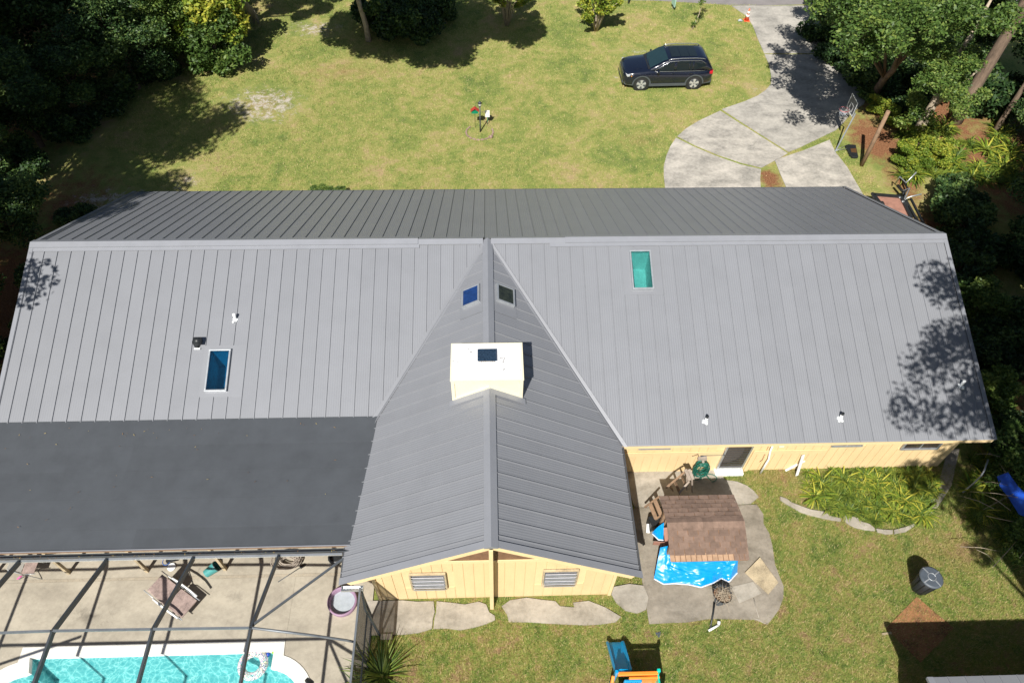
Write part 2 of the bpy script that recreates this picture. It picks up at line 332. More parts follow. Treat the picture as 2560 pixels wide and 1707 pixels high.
fw = thing('back_walk', None, None, (0, -11.4, 0)); fw['kind'] = 'structure'
S_F = (3.36, 900, 1340)
for pl in ([(60, 545), (360, 541), (480, 552), (618, 548), (628, 640), (612, 700), (606, 778), (500, 812), (360, 828), (60, 834)],
           [(645, 548), (760, 560), (880, 575), (1000, 552), (1060, 575), (1085, 640), (1130, 668), (1135, 705), (1050, 742), (950, 770), (840, 790), (720, 775), (618, 780), (626, 690), (640, 640)],
           [(1190, 590), (1260, 540), (1400, 518), (1520, 535), (1640, 548), (1680, 590), (1800, 600), (1790, 560), (1920, 545), (2060, 600), (2190, 678), (2150, 722), (2020, 742), (1880, 748), (1600, 735), (1400, 722), (1250, 722), (1235, 660)]):
    MB().prism(poly(pl, *S_F), -.05, .045).build('walk_slab', 'walk', fw)
MB().prism(poly([(2130, 430), (2260, 405), (2380, 420), (2420, 520), (2400, 620), (2330, 650), (2230, 628), (2150, 560), (2110, 490)], *S_F), -.05, .07).build('round_slab', 'walk', fw)
pat = thing('side_patio', None, None, (6.5, -9, 0)); pat['kind'] = 'structure'
S5 = (3.852, 1560, 1300); S4 = (4.9, 1540, 1080)
lower = poly([(75, -80), (110, 150), (160, 500), (205, 780), (240, 1000), (420, 990), (600, 985), (830, 950), (1100, 955), (1250, 960), (1385, 998), (1440, 930), (1490, 860), (1530, 750), (1533, 640), (1500, 560), (1450, 430), (1425, 250), (1395, 130), (1340, 40)], *S5)+poly([(1800, 1010), (1720, 892), (1490, 900), (900, 925), (230, 935)], *S4)
MB().prism(lower, -.05, .05).build('patio_slab', 'patio', pat)
MB().prism(poly([(228, 925), (900, 915), (1490, 890), (1650, 880), (1745, 800), (1690, 730), (1600, 660), (1480, 610), (1330, 590), (1290, 520), (1260, 455), (60, 480)], *S4), -.05, .044).build('patio_slab', 'walk', pat)
ed = thing('garden_edging', 'pale concrete garden edging curving round the leafy flower bed', 'edging', G(2150, 1330))
S6 = (3.92, 1960, 1080)
for pl in ([(-45, 635), (15, 655), (70, 695), (150, 725), (260, 765), (400, 785), (440, 825), (550, 850), (550, 880), (470, 868), (380, 850), (260, 822), (150, 785), (70, 735), (10, 705), (-40, 670)],
           [(575, 835), (600, 815), (720, 848), (725, 872), (830, 905), (880, 945), (885, 972), (790, 962), (690, 940), (620, 905), (585, 870)],
           [(895, 950), (960, 960), (1060, 965), (1060, 1003), (1000, 1005), (910, 985)],
           [(1070, 963), (1180, 935), (1265, 900), (1270, 925), (1190, 980), (1075, 1003)],
           [(1310, 800), (1350, 765), (1440, 770), (1440, 800), (1400, 845), (1340, 820)]):
    MB().prism(poly(pl, *S6), -.04, .075).build('edging_block', 'walk', ed, bevel=.012)
MB().prism(poly([(1440, 600), (1520, 480), (1560, 330), (1600, 180), (1720, 160), (1680, 330), (1640, 520), (1580, 620), (1500, 740), (1430, 760)], *S6), -.04, .03).build('side_path', 'walk', None, (15, -7, 0)); bpy.data.objects['side_path']['kind'] = 'structure'

# ------------------------------------------------------------------ the house
Zr, mN, mF, mG = 4.967, .3488, .5084, .5737
XL, XR, YF, YN, YA, XE = -15.714, 16.586, 7.135, -7.05, -11.36, 4.22
YP = -6.03                                            # where the porch roof starts
zP0, zP1, yP1 = 2.83, 2.60, -10.22
GX = .10                                              # ridge of the rear wing
house = thing('house', 'long grey metal roofed house with cream board walls and a rear gable wing', 'house', (0, -1, 0))
nN = Vector((0, -mN, 1)).normalized(); nF = Vector((0, mF, 1)).normalized()
nGR = Vector((mG, 0, 1)).normalized(); nGL = Vector((-mG, 0, 1)).normalized()
def PN(x, y, h=0): return Vector((x, y, Zr+mN*y))+nN*h
def PF(x, y, h=0): return Vector((x, y, Zr-mF*y))+nF*h
def PG(y, x, h=0): return Vector((x, y, Zr-mG*abs(x-GX)))+(nGR if x >= GX else nGL)*h
PROF = [(0, 0), (.003, .034), (.022, .034), (.025, 0)]
for c in (.09, .165, .24, .315, .39): PROF += [(c-.03, 0), (c-.008, .003), (c+.008, .003), (c+.03, 0)]
def panel(P, s0, s1, span, flip=False):
    """one roof panel: profile across s0..s1, its two ends set by span(s) -> (t0, t1)"""
    prof = [(s0+a, h) for a, h in PROF if s0+a < s1-.002]+[(s1, 0)]
    mb = MB(); top = []
    for s, h in prof:
        t = span(s)
        if t is None or t[1]-t[0] < .01:
            q = span(min(max(s, s0+.01), s1-.01))
            mid = (t[0]+t[1])/2 if t else (q[0] if q else 0); t = (mid-.001, mid+.001)
        top.append((P(s, t[0], h), P(s, t[1], h)))
    n = len(top); vs = [a for a, b in top]+[b for a, b in top]
    mb.add(vs, [(i, i+1, n+i+1, n+i) for i in range(n-1)])
    return mb.build('roof_panel', 'roof', house, fix=False)
SKY_N = [(5.10, 5.86, -1.90, -.48), (-9.16, -8.44, -5.14, -3.77)]        # openings in the rear slope: x0 x1 y0 y1
SKY_G = [(.35, .95, -2.80, -2.04), (-.75, -.15, -2.84, -2.06)]
def valley(x):                                         # where the rear slope meets the wing
    return -mG*abs(x-GX)/mN
PWD = .4565
def loN(x):
    lo = YN if x > 0 else YP
    return max(lo, valley(x)+.10)
cells = {}
def edges(a, b, start):
    k = math.ceil((a+.05-start)/PWD); out = [a]
    while start+k*PWD < b-.04: out.append(start+k*PWD); k += 1
    return out+[b]
ES = edges(XL+.06, XR-.06, -15.27)
for a, b in zip(ES, ES[1:]):
    holes = [(h, i) for i, h in enumerate(SKY_N) if b > h[0]-.05 and a < h[1]+.05]
    if max(loN(a+.01), loN(b-.01)) > -.14 and min(loN(a), loN(b)) > -.14: continue
    if holes:
        h, i = holes[0]; c = cells.setdefault(i, [a, b]); c[1] = b
        panel(PN, a, b, lambda s, h=h: (h[3]+.14, -.13)); panel(PN, a, b, lambda s, h=h: (loN(s), h[2]-.16))
    else: panel(PN, a, b, lambda s: (loN(s), -.13))
ESF = edges(XL+.06, XR-.06, -15.10)
for a, b in zip(ESF, ESF[1:]): panel(PF, a, b, lambda s: (.13, YF))
def spanG(side):
    def f(y):
        xe = XE if y < -7.12 or side < 0 and y < -6.9 else -(y+.1)*mN/mG
        if side < 0: xe = min(XE+.06, -(y+.1)*mN/mG) if y > -6.9 else XE+.06
        x1 = GX+side*max(.13, min(xe, XE+.06)); x0 = GX+side*.125
        return (min(x0, x1), max(x0, x1))
    return f
EG = edges(YA+.19, -.6, -11.02)
gcells = {}
for side in (1, -1):
    sp = spanG(side); hx = SKY_G[0 if side > 0 else 1]
    for a, b in zip(EG, EG[1:]):
        if b > hx[2]-.03 and a < hx[3]+.03:
            c = gcells.setdefault(side, [a, b]); c[1] = b
            if side > 0:
                panel(PG, a, b, lambda s: (hx[1]+.08, max(sp(s)[1], hx[1]+.1)))
                if hx[0]-.06 > GX+.13: panel(PG, a, b, lambda s: (GX+.125, hx[0]-.06))
            else:
                panel(PG, a, b, lambda s: (min(sp(s)[0], hx[0]-.1), hx[0]-.08))
        else: panel(PG, a, b, sp)

def quadring(P, s0, s1, t0, t1, a0, a1, b0, b1, h, th, nrm):
    mb = MB()
    for (p, q, r, t) in ((s0, s1, t0, b0), (s0, s1, b1, t1), (s0, a0, b0, b1), (a1, s1, b0, b1)):
        if q-p > .004 and t-r > .004: mb.slab([P(p, r, h), P(q, r, h), P(q, t, h), P(p, t, h)], nrm, th)
    return mb
MT['pane'] = glassy('teal_tinted_skylight_glass', (.52, .78, .77), .08)
MT['panedeep'] = glassy('deep_teal_skylight_glass', (.14, .54, .68), .10)
MT['bluepane'] = mat('sky_reflection_painted_glass', (.010, .035, .13), .06, 0, .25, 3, 12, spec=.8); MT['blackpane'] = mat('tree_reflection_painted_glass', (.022, .026, .016), .06, 0, .6, 9, 30, spec=.7)  # opaque panes; sky and tree reflections are painted into their base colour
MT['paneblue'] = glassy('blue_tinted_skylight_glass', (.34, .55, .95), .15)
MT['panedark'] = glassy('dark_skylight_glass', (.05, .08, .05), .35)
def make_skylight(key, label, P, nrm, r, cell, glass):
    a0, a1, b0, b1 = r
    fr = quadring(P, a0, a1, b0, b1, a0+.055, a1-.055, b0+.055, b1-.055, .115, .11, nrm).build('skylight', 'steel', house, bevel=.006); fr['label'] = label
    quadring(P, cell[0], cell[1], cell[2], cell[3], a0+.01, a1-.01, b0+.01, b1-.01, .012, .006, nrm).build('flashing', 'roof', fr)
    MB().slab([P(a0+.05, b0+.05, .10), P(a1-.05, b0+.05, .10), P(a1-.05, b1-.05, .10), P(a0+.05, b1-.05, .10)], nrm, .008).build('glass_pane', glass, fr)
    # light shaft under the opening, open at the top
    t = [P(a0+.056, b0+.056, .0), P(a1-.056, b0+.056, 0), P(a1-.056, b1-.056, 0), P(a0+.056, b1-.056, 0)]
    dz = Vector((0, 0, -.85 if a1-a0 > .7 and b1-b0 > .7 else -.38)); bt = [p+dz for p in t]
    MB().add(t+bt, [(0, 1, 5, 4), (1, 2, 6, 5), (2, 3, 7, 6), (3, 0, 4, 7), (4, 5, 6, 7)]).build('shaft', 'shaft', fr, fix=False)
make_skylight('a', 'large skylight on the right of the rear slope, bright turquoise', PN, nN, SKY_N[0], (cells[0][0], cells[0][1], SKY_N[0][2]-.17, SKY_N[0][3]+.15), 'pane')
make_skylight('b', 'large skylight low on the left of the rear slope, teal with a dark corner', PN, nN, SKY_N[1], (cells[1][0], cells[1][1], SKY_N[1][2]-.17, SKY_N[1][3]+.15), 'panedeep')
def rg(r): return (r[2], r[3], r[0], r[1])
c = gcells[1]; make_skylight('c', 'small dark skylight right of the wing ridge', PG, nGR, rg(SKY_G[0]), (c[0], c[1], SKY_G[0][0]-.07, SKY_G[0][1]+.09), 'blackpane')
c = gcells[-1]; make_skylight('d', 'small blue skylight left of the wing ridge', PG, nGL, rg(SKY_G[1]), (c[0], c[1], SKY_G[1][0]-.09, min(SKY_G[1][1]+.07, GX-.13)), 'bluepane')

# ridge caps, laid in lapped lengths
def cap_main(x0, x1, h, wd=.17):
    mb = MB(); vs = []
    for x in (x0, x1): vs += [PN(x, -wd-.012, .038), PN(x, -wd, h), Vector((x, 0, Zr+h+.012)), PF(x, wd, h), PF(x, wd+.012, .038)]
    mb.add(vs, [(i, i+1, 6+i, 5+i) for i in range(4)]+[(4, 3, 2, 1, 0), (5, 6, 7, 8, 9)]); mb.build('ridge_cap', 'trim', house)
cap_main(XL-.05, -2.35, .085); cap_main(-2.35, GX-.16, .055); cap_main(GX+.12, 2.85, .055); cap_main(2.85, XR+.05, .085)
for x0, x1 in ((XL+.02, -4.0), (-4.0, -2.3), (2.3, 8.5), (8.5, XR-.02)):      # closure strips below the cap
    MB().slab([PN(x0, -.30, .040), PN(x1, -.30, .040), PN(x1, -.17, .040), PN(x0, -.17, .040)], nN, .006).build('closure_strip', 'trim', house)
def cap_gable(y0, y1):
    mb = MB(); vs = []; wd = .155
    for y in (y0, y1): vs += [PG(y, GX-wd-.01, .038), PG(y, GX-wd, .055), Vector((GX, y, Zr+.075)), PG(y, GX+wd, .055), PG(y, GX+wd+.01, .038)]
    mb.add(vs, [(i, i+1, 6+i, 5+i) for i in range(4)]+[(4, 3, 2, 1, 0), (5, 6, 7, 8, 9)]); mb.build('ridge_cap', 'trim', house)
cap_gable(YA-.02, -6.50); cap_gable(-5.03, .02)
# valley flashings
for s in (1, -1):
    yb = YN-.02 if s > 0 else YP-.75
    def VP(y, off, h):                                  # point beside the valley line, off>0 on the main slope
        x = GX+s*(-y)*mN/mG
        return (PN(x+s*off, y, h) if off >= 0 else PG(y, x+s*off, h))
    MB().add([VP(-.12, .10, .042), VP(yb, .13, .042), VP(yb, 0, .02), VP(-.12, 0, .02), VP(yb, -.12, .042), VP(-.12, -.12, .042)], [(0, 1, 2, 3), (3, 2, 4, 5)]).build('valley_flashing', 'roof', house)
# rake and eave trims of the main roof
for x, s in ((XL, -1), (XR, 1)):
    lo = YN if s > 0 else YN
    for P, n, y0, y1 in ((PN, nN, lo, -.02), (PF, nF, .02, YF)):
        MB().slab([P(x-.07, y0, .05), P(x+.07, y0, .05), P(x+.07, y1, .05), P(x-.07, y1, .05)], n, .012).build('rake_trim', 'trim', house)
        MB().slab([P(x+s*.055, y0, .038), P(x+s*.075, y0, .038), P(x+s*.075, y1, .038), P(x+s*.055, y1, .038)], n, .20).build('fascia', 'brown' if s < 0 else 'darktrim', house)
MB().box(((GX+XE+XR)/2, YN+.02, Zr+mN*YN-.09), (XR-XE-GX, .03, .16)).build('fascia', 'creamtrim', house)
MB().box(((XL+XR)/2, YF-.02, Zr-mF*YF-.09), (XR-XL, .03, .16)).build('fascia', 'darktrim', house)
MB().box(((XL+XR)/2, YF+.01, Zr-mF*YF-.015), (XR-XL+.1, .03, .05)).build('eave_trim', 'darktrim', house)
MB().slab([PN(XE+GX+.05, YN, .012), PN(XR, YN, .012), PN(XR, YN+.05, .012), PN(XE+GX+.05, YN+.05, .012)], nN, .03).build('eave_trim', 'trim', house)
# wing: barge trims, flat grey end band, cream barge boards, king post
for s, n in ((1, nGR), (-1, nGL)):
    xe = GX+s*(XE+.06)
    MB().slab([PG(YA, GX+s*.02, .045), PG(YA, xe, .045), PG(YA+.20, xe, .045), PG(YA+.20, GX+s*.02, .045)], n, .014).build('rake_trim', 'trim', house)
    MB().slab([PG(YA-.004, GX+s*.01, .03), PG(YA-.004, xe-s*.25, .03), PG(YA+.036, xe-s*.25, .03), PG(YA+.036, GX+s*.01, .03)], n, .17).build('barge_board', 'creamtrim', house)
    MB().slab([PG(YA+.02, xe-s*.03, .02), PG(YA+.02, xe, .02), PG(-7.1 if s > 0 else yP1-.05, xe, .02), PG(-7.1 if s > 0 else yP1-.05, xe-s*.03, .02)], n, .07).build('fascia', 'darktrim', house)  # dark fascia colour imitates the shadow beyond the wing eave
    MB().slab([PG(YA+.05, GX+s*.05, -.03), PG(YA+.05, xe-s*.05, -.03), PG(-10.9, xe-s*.05, -.03), PG(-10.9, GX+s*.05, -.03)], n, .012).build('soffit', 'brown', house)
MB().box((GX-.01, YA+.11, 2.30), (.115, .11, 4.55)).build('king_post', 'creamtrim', house, bevel=.008)

# walls
WY = -10.92
def wedge_boards(x0, x1, y, zt, parent, holes, w=.30, out=-1, z0=.03):
    x = x0
    while x < x1-.03:
        xb = min(x+w, x1); a, b = x+.007, xb-.007
        segs = [(z0, None)]
        for (h0, h1, k0, k1) in holes:
            if b > h0+.01 and a < h1-.01: segs = [(z0, k0), (k1, None)]
        for s0, s1 in segs:
            za, zb = (s1, s1) if s1 is not None else (zt(a), zt(b))
            if min(za, zb)-s0 < .04: continue
            MB().slab([(a, y, s0), (b, y, s0), (b, y, zb), (a, y, za)], (0, -1, 0), .018).build('siding_board', 'cream', parent)
        x = xb
wl = MB().slab([(-3.42, WY+.02, 0), (3.82, WY+.02, 0), (3.82, WY+.02, Zr-mG*3.72-.06), (GX, WY+.02, Zr-.06), (-3.42, WY+.02, Zr-mG*3.52-.06)], (0, -1, 0), .12).build('wall', 'creamtrim', house)
wl['label'] = 'back wall of the wing'
FWIN = [(-2.26, -1.28, 1.03, 2.16), (1.64, 2.60, 1.08, 2.20)]
wedge_boards(-3.42, 3.82, WY, lambda x: min(2.98, Zr-mG*abs(x-GX)-.09), wl, [(a-.04, b+.04, c-.05, d+.05) for a, b, c, d in FWIN])
MB().box((GX, WY-.030, 2.99), (4.2, .03, .15)).build('trim_board', 'creamtrim', wl)
MB().slab([(GX-1.6, WY-.004, 3.075), (GX+1.6, WY-.004, 3.075), (GX+1.6, WY-.004, Zr-mG*1.6-.1), (GX, WY-.004, Zr-.1), (GX-1.6, WY-.004, Zr-mG*1.6-.1)], (0, -1, 0), .012).build('gable_vent', 'brown', wl)
for x, s in ((-3.42, -1), (3.82, 1)):
    MB().box((x-s*.05, WY-.03, 1.32), (.10, .03, 2.6)).build('corner_board', 'creamtrim', wl)
    y1 = -6.66
    MB().slab([(x+s*.01, WY+.02, 0), (x+s*.01, y1, 0), (x+s*.01, y1, 2.72), (x+s*.01, WY+.02, 2.72)], (s, 0, 0), .1).build('wall', 'cream', house)
MT['winglass'] = mat('louvre_glass', (.62, .60, .62), .15, 0, .1, 4, 30, spec=.8)
MT['darkglass'] = mat('dark_window_glass', (.045, .035, .03), .08, 0, .2, 3, 20, spec=.8)
def louvre_window(a, b, c, d, label):
    f = MB()
    for q in (((a+b)/2, c-.02, b-a+.08, .05), ((a+b)/2, d+.02, b-a+.08, .05)): f.box((q[0], WY-.045, q[1]), (q[2], .07, q[3]))
    for x in (a-.02, b+.02): f.box((x, WY-.045, (c+d)/2), (.05, .065, d-c-.005))
    fo = f.build('window', 'ply', house); fo['label'] = label
    MB().box(((a+b)/2, WY-.005, (c+d)/2), (b-a, .012, d-c)).build('insect_screen', 'steel', fo)
    for k in range(4):
        z = d-.12-k*(d-c)/4*.98
        R = Matrix.Rotation(rad(38), 3, 'X')
        MB().box(((a+b)/2, WY-.07, z), (b-a-.05, .012, .20), R).build('louvre', 'winglass', fo)
        MB().box(((a+b)/2, WY-.13, z-.085), (b-a-.03, .022, .018)).build('louvre_rail', 'alu', fo)
louvre_window(*FWIN[0], 'louvred window left of the king post'); louvre_window(*FWIN[1], 'louvred window right of the king post')
# rear wall of the long body, right of the wing
RY = -6.65
wr = MB().slab([(3.82, RY+.02, 0), (16.05, RY+.02, 0), (16.05, RY+.02, 2.60), (3.82, RY+.02, 2.60)], (0, -1, 0), .12).build('wall', 'creamtrim', house)
wr['label'] = 'rear wall right of the wing'
RW = [(5.10, 6.08, 1.72, 2.45), (11.66, 12.62, 1.66, 2.45), (14.15, 15.36, 1.38, 2.45)]; DOOR = (8.08, 8.88, .0, 2.1)
wedge_boards(3.84, 16.05, RY, lambda x: 2.5, wr, [(a-.03, b+.03, c-.04, 2.49) for a, b, c, d in RW]+[(DOOR[0]-.06, DOOR[1]+.06, -.05, 2.16)])
for a, b, c, d in RW:
    f = MB().box(((a+b)/2, RY-.035, c-.02), (b-a+.1, .06, .05)).box((a-.02, RY-.035, (c+d)/2+.02), (.05, .055, d-c)).box((b+.02, RY-.035, (c+d)/2+.02), (.05, .055, d-c)).build('window', 'steel', house)
    MB().box(((a+b)/2, RY-.015, (c+d)/2), (b-a, .012, d-c)).build('glass_pane', 'darkglass', f)
    MB().box(((a+b)/2, RY-.028, (c+d)/2), (.03, .02, d-c)).build('mullion', 'steel', f)
for a, b in ((3.86, 8.0), (9.05, 11.55)): MB().box(((a+b)/2, RY-.034, 1.33), (b-a, .028, .22)).build('ledger_board', 'cream', wr)
MB().box((9.10, RY-.036, .72), (.14, .03, 1.36)).build('trim_board', 'cream', wr)
d0, d1 = DOOR[0], DOOR[1]
dr = MB().box((d0-.03, RY-.03, 1.08), (.06, .07, 2.1)).box((d1+.03, RY-.03, 1.08), (.06, .07, 2.1)).box(((d0+d1)/2, RY-.03, 2.10), (d1-d0, .07, .06)).build('door', 'alu', house)
MB().box(((d0+d1)/2, RY-.03, 1.0), (d1-d0-.01, .03, 1.35)).build('glass_pane', 'darkglass', dr)
for k in range(9): MB().box(((d0+d1)/2, RY-.05, .42+k*.145), (d1-d0-.06, .012, .012)).build('glazing_bar', 'bronze', dr)
MB().box(((d0+d1)/2, RY-.04, .24), (d1-d0-.01, .04, .17)).build('kick_panel', 'alu', dr)
MB().box(((d0+d1)/2, RY-.10, .07), (d1-d0+.2, .24, .14)).build('door_step', 'chimwhite', dr)
MB().tube([(9.52, RY-.05, 2.3), (9.56, RY-.08, 1.5), (9.66, RY-.10, .95), (9.64, RY-.12, .72), (9.62, RY-.14, -.02)], .035, 10).build('drain_pipe', 'white', house)
MB().tube([(9.44, RY-.03, 2.3), (9.46, RY-.03, 1.4), (9.50, RY-.03, .8), (9.45, RY-.03, .65)], .008, 5).build('red_cable', 'rust', house)
MB().box((9.86, RY-.05, 1.80), (.16, .08, .10)).build('utility_box', 'white', house)
# other walls (seen only through the gaps)
for p, q, hh in (((-15.2, -6.1), (-3.5, -6.1), 2.3), ((16.05, -6.55), (16.05, 6.5), 1.4), ((16.05, 6.6), (-15.2, 6.6), 1.4), ((-15.2, 6.5), (-15.2, -6.1), 1.4)):
    MB().bar((p[0], p[1], hh/2), (q[0], q[1], hh/2), .1, hh).build('wall', 'cream', house)
for x in (-15.2, 16.05):
    MB().slab([(x, -6.4, 1.405), (x, 6.4, 1.405), (x, 6.4, Zr-mF*6.4-.1), (x, 0, Zr-.15), (x, -6.4, Zr-mN*6.4-.15)], (1, 0, 0), .06).build('gable_wall', 'cream', house)

# chimney
ch = MB().slab([(GX-1.13, -6.40, 4.0), (GX+1.01, -6.40, 4.0), (GX+1.01, -6.40, 5.38), (GX-1.13, -6.40, 5.38)], (0, -1, 0), 1.33).build('chimney', 'chimcream', house)
ch['label'] = 'wide cream chimney box straddling the wing ridge'
cx0, cx1 = GX-1.13, GX+1.01
for x in (cx0+.05, cx1-.05): MB().box((x, -6.418, 4.72), (.10, .026, 1.26)).build('corner_board', 'chimcream', ch)
MB().box(((cx0+cx1)/2, -6.419, 5.31), (cx1-cx0-.21, .028, .13)).build('frieze_board', 'chimcream', ch)
for s in (1, -1):
    xo = cx1 if s > 0 else cx0
    MB().slab([(GX, -6.435, Zr+.13), (xo, -6.435, Zr-mG*abs(xo-GX)+.13), (xo, -6.435, Zr-mG*abs(xo-GX)+.03), (GX, -6.435, Zr+.03)], (0, -1, 0), .03).build('skirt_board', 'chimcream', ch)
    MB().slab([PG(-6.62, GX, .062), PG(-6.62, xo+s*.06, .062), PG(-6.43, xo+s*.06, .062), PG(-6.43, GX, .062)], nGR if s > 0 else nGL, .012).build('flashing', 'trim', ch)
MB().box(((cx0+cx1)/2, -5.735, 5.395), (cx1-cx0+.04, 1.40, .05)).build('chimney_rim', 'chimcream', ch, bevel=.006)
m_, nt, b = newmat('cracked_white_coating'); b.inputs['Roughness'].default_value = .55
g = nt.nodes.new('ShaderNodeNewGeometry'); v = nt.nodes.new('ShaderNodeTexVoronoi'); v.feature = 'DISTANCE_TO_EDGE'; v.inputs['Scale'].default_value = 1.1
nn = nt.nodes.new('ShaderNodeTexNoise'); nn.inputs['Scale'].default_value = 5; nt.links.new(g.outputs['Position'], nn.inputs['Vector'])
va = nt.nodes.new('ShaderNodeVectorMath'); va.operation = 'ADD'; nt.links.new(g.outputs['Position'], va.inputs[0]); nt.links.new(nn.outputs['Color'], va.inputs[1]); nt.links.new(va.outputs[0], v.inputs['Vector'])
cr = mathn(nt, 'MULTIPLY', mathn(nt, 'LESS_THAN', v.outputs['Distance'], .018), mathn(nt, 'GREATER_THAN', noise(nt, 3.1, 3, .6), .53))
fl = mathn(nt, 'GREATER_THAN', noise(nt, 9, 5, .75), .66)
nt.links.new(mixc(nt, mathn(nt, 'MAXIMUM', cr, mathn(nt, 'MULTIPLY', fl, .6)), (.84, .84, .84), (.30, .29, .28)), b.inputs['Base Color']); MT['captop'] = m_
MB().box(((cx0+cx1)/2, -5.735, 5.428), (cx1-cx0-.09, 1.28, .03)).build('chimney_top', 'captop', ch)
MT['bluesteel'] = mat('blue_black_steel', (.04, .075, .125), .22, .5, .45, 22, 45)
cc = MB().box((GX-.06, -5.62, 5.575), (.56, .46, .022)).build('flue_cap', 'bluesteel', ch, bevel=.01)
mb = MB()
for k in range(9):
    for y in (-5.80, -5.44): mb.box((GX-.28+k*.055, y, 5.503), (.012, .012, .12))
for y in (-5.80, -5.44): mb.box((GX-.06, y, 5.50), (.46, .01, .012))
mb.build('flue_mesh', 'palmgrey', ch)

# roof vents
def vent(x, y, kind, label):
    p = PN(x, y, 0)
    o = MB().cyl(p+Vector((0, 0, -.08)), .045, .34, 14).build('vent_pipe', 'white', house); o['label'] = label
    if kind: MB().cyl(p+Vector((0, 0, .2)), .046, .09, 14).build('pipe_collar', kind, o)
    s = MB()
    for k in range(14):
        a = random.uniform(0, 6.28); r = random.uniform(.02, .10); s.tube([p+Vector((math.cos(a)*r, math.sin(a)*r*1.1-.02, -.03)), p+Vector((math.cos(a)*r*.8, math.sin(a)*r-.02, .045-r*.2))], [.055, .02], 7)
    s.build('sealant', 'sealant', o)
vent(-8.43, -2.75, None, 'white vent pipe above the left skylight'); vent(7.15, -6.30, 'black', 'white vent pipe near the eave above the patio')
vent(11.61, -6.28, 'black', 'white vent pipe near the middle of the right eave'); vent(15.90, -5.30, None, 'vent pipe at the shaded right end of the roof')
p = PN(-9.60, -3.62)
o = MB().cyl(p+Vector((0, 0, -.05)), .10, .28, 18).build('exhaust_vent', 'black', house); o['label'] = 'black exhaust vent with a hood beside the left skylight'
MB().tube([p+Vector((-.02, 0, .25)), p+Vector((.20, .0, .25))], [.13, .13], 16).build('hood', 'black', o)
MB().box(p+Vector((.03, -.13, .0)), (.2, .05, .03)).build('sealant', 'sealant', o)

# porch roof of felt, in lapped sheets
def PP(x, y, h=0): return Vector((x, y, zP0+(y-YP)/(yP1-YP)*(zP1-zP0)+h))
def XP(y): return GX-(Zr-PP(0, y, .04).z)/mG+.03
bands = [YP+.03, -6.86, -7.72, -8.62, -9.55, yP1]; cuts = [-8.95, -11.0, -12.8, -14.9, -10.2]
for i in range(5):
    xs = [-20.5, cuts[i], GX-XE+.06]
    for j in range(2):
        if j == 1: xs[2] = None
        h = .016+.013*(4-i)+.005*j
        ya_, yb_ = bands[i+1]-.06*(i < 4), bands[i]
        MB().slab([PP(xs[j]-(.0 if j == 0 else .05), ya_, h-.006), PP(xs[j+1] if j == 0 else XP(ya_), ya_, h-.006), PP(xs[j+1] if j == 0 else XP(yb_), yb_, h), PP(xs[j]-(.0 if j == 0 else .05), bands[i], h)], (0, 0, 1), .010).build('roofing_sheet', 'felt', house)
MB().slab([PP(-20.5, yP1, -.005), PP(XP(yP1)-.02, yP1, -.005), PP(XP(YP)-.02, YP+.05, -.005), PP(-20.5, YP+.05, -.005)], (0, 0, 1), .10).build('porch_roof_deck', 'wood', house)
MB().box((-12.24, yP1-.005, zP1+.035), (16.5, .03, .03)).build('drip_edge', 'trim', house)
gt = MB(); gt.box((-12.24, yP1-.10, zP1-.10), (16.5, .13, .012)).box((-12.24, yP1-.165, zP1-.045), (16.5, .014, .12)); gt.build('gutter', 'bronze', house)
for x in (-18, -15.6, -13.3, -10.85, -8.4): MB().box((x, yP1+.38, 1.27), (.09, .09, 2.5)).build('porch_post', 'ply', house)
# fallen leaves on the porch roof
n = 46; co = []; 
for k in range(n):
    x = random.uniform(-15, -4.4); y = random.uniform(-10.1, -6.15) if k > 18 else random.uniform(-6.6, -6.15); p = PP(x, y, .095); a = random.uniform(0, 6.28); s = random.uniform(.012, .03)
    d = Vector((math.cos(a), math.sin(a), 0)); e = Vector((-d.y, d.x, .2)); co += [p-d*s*1.6, p+e*s*.6, p+d*s*1.6]
for k in range(60):
    x = random.uniform(-15, -4.2); p = Vector((x, yP1-.17+random.uniform(-.02, .02), zP1+.03)); a = random.uniform(0, 6.28); s = random.uniform(.012, .024)
    d = Vector((math.cos(a), math.sin(a), 0)); e = Vector((-d.y, d.x, .2)); co += [p-d*s*1.6, p+e*s*.6, p+d*s*1.6]
o = link('fallen_leaves', mesh_np('fallen_leaves', np.array(co), 106, rng.random(106), 'litter')); tag(o, 'scattered dry leaves lying on the dark flat porch roof and gutter', 'leaves', kind='stuff')
# short gutter piece and downspout at the wing corner
gp = MB().box((-3.82, YA+.0, 2.43), (.62, .012, .10)).box((-3.82, YA-.13, 2.43), (.62, .012, .10)).box((-3.82, YA-.065, 2.385), (.60, .12, .01)).box((-4.125, YA-.065, 2.43), (.012, .118, .098)).box((-3.515, YA-.065, 2.43), (.012, .118, .098)).build('gutter', 'alu', house)
gp['label'] = 'short gutter piece full of leaves at the wing corner'
MB().tube([(-3.60, YA-.07, 2.38), (-3.60, YA-.09, 2.0), (-3.56, YA-.35, 1.55), (-3.38, YA-.55, .35), (-3.30, YA-.65, .12)], .042, 8).build('downspout', 'bronze2', house)
MB().box((-3.10, YA-.70, .10), (.35, .16, .06)).build('splash_block', 'palmgrey', house)

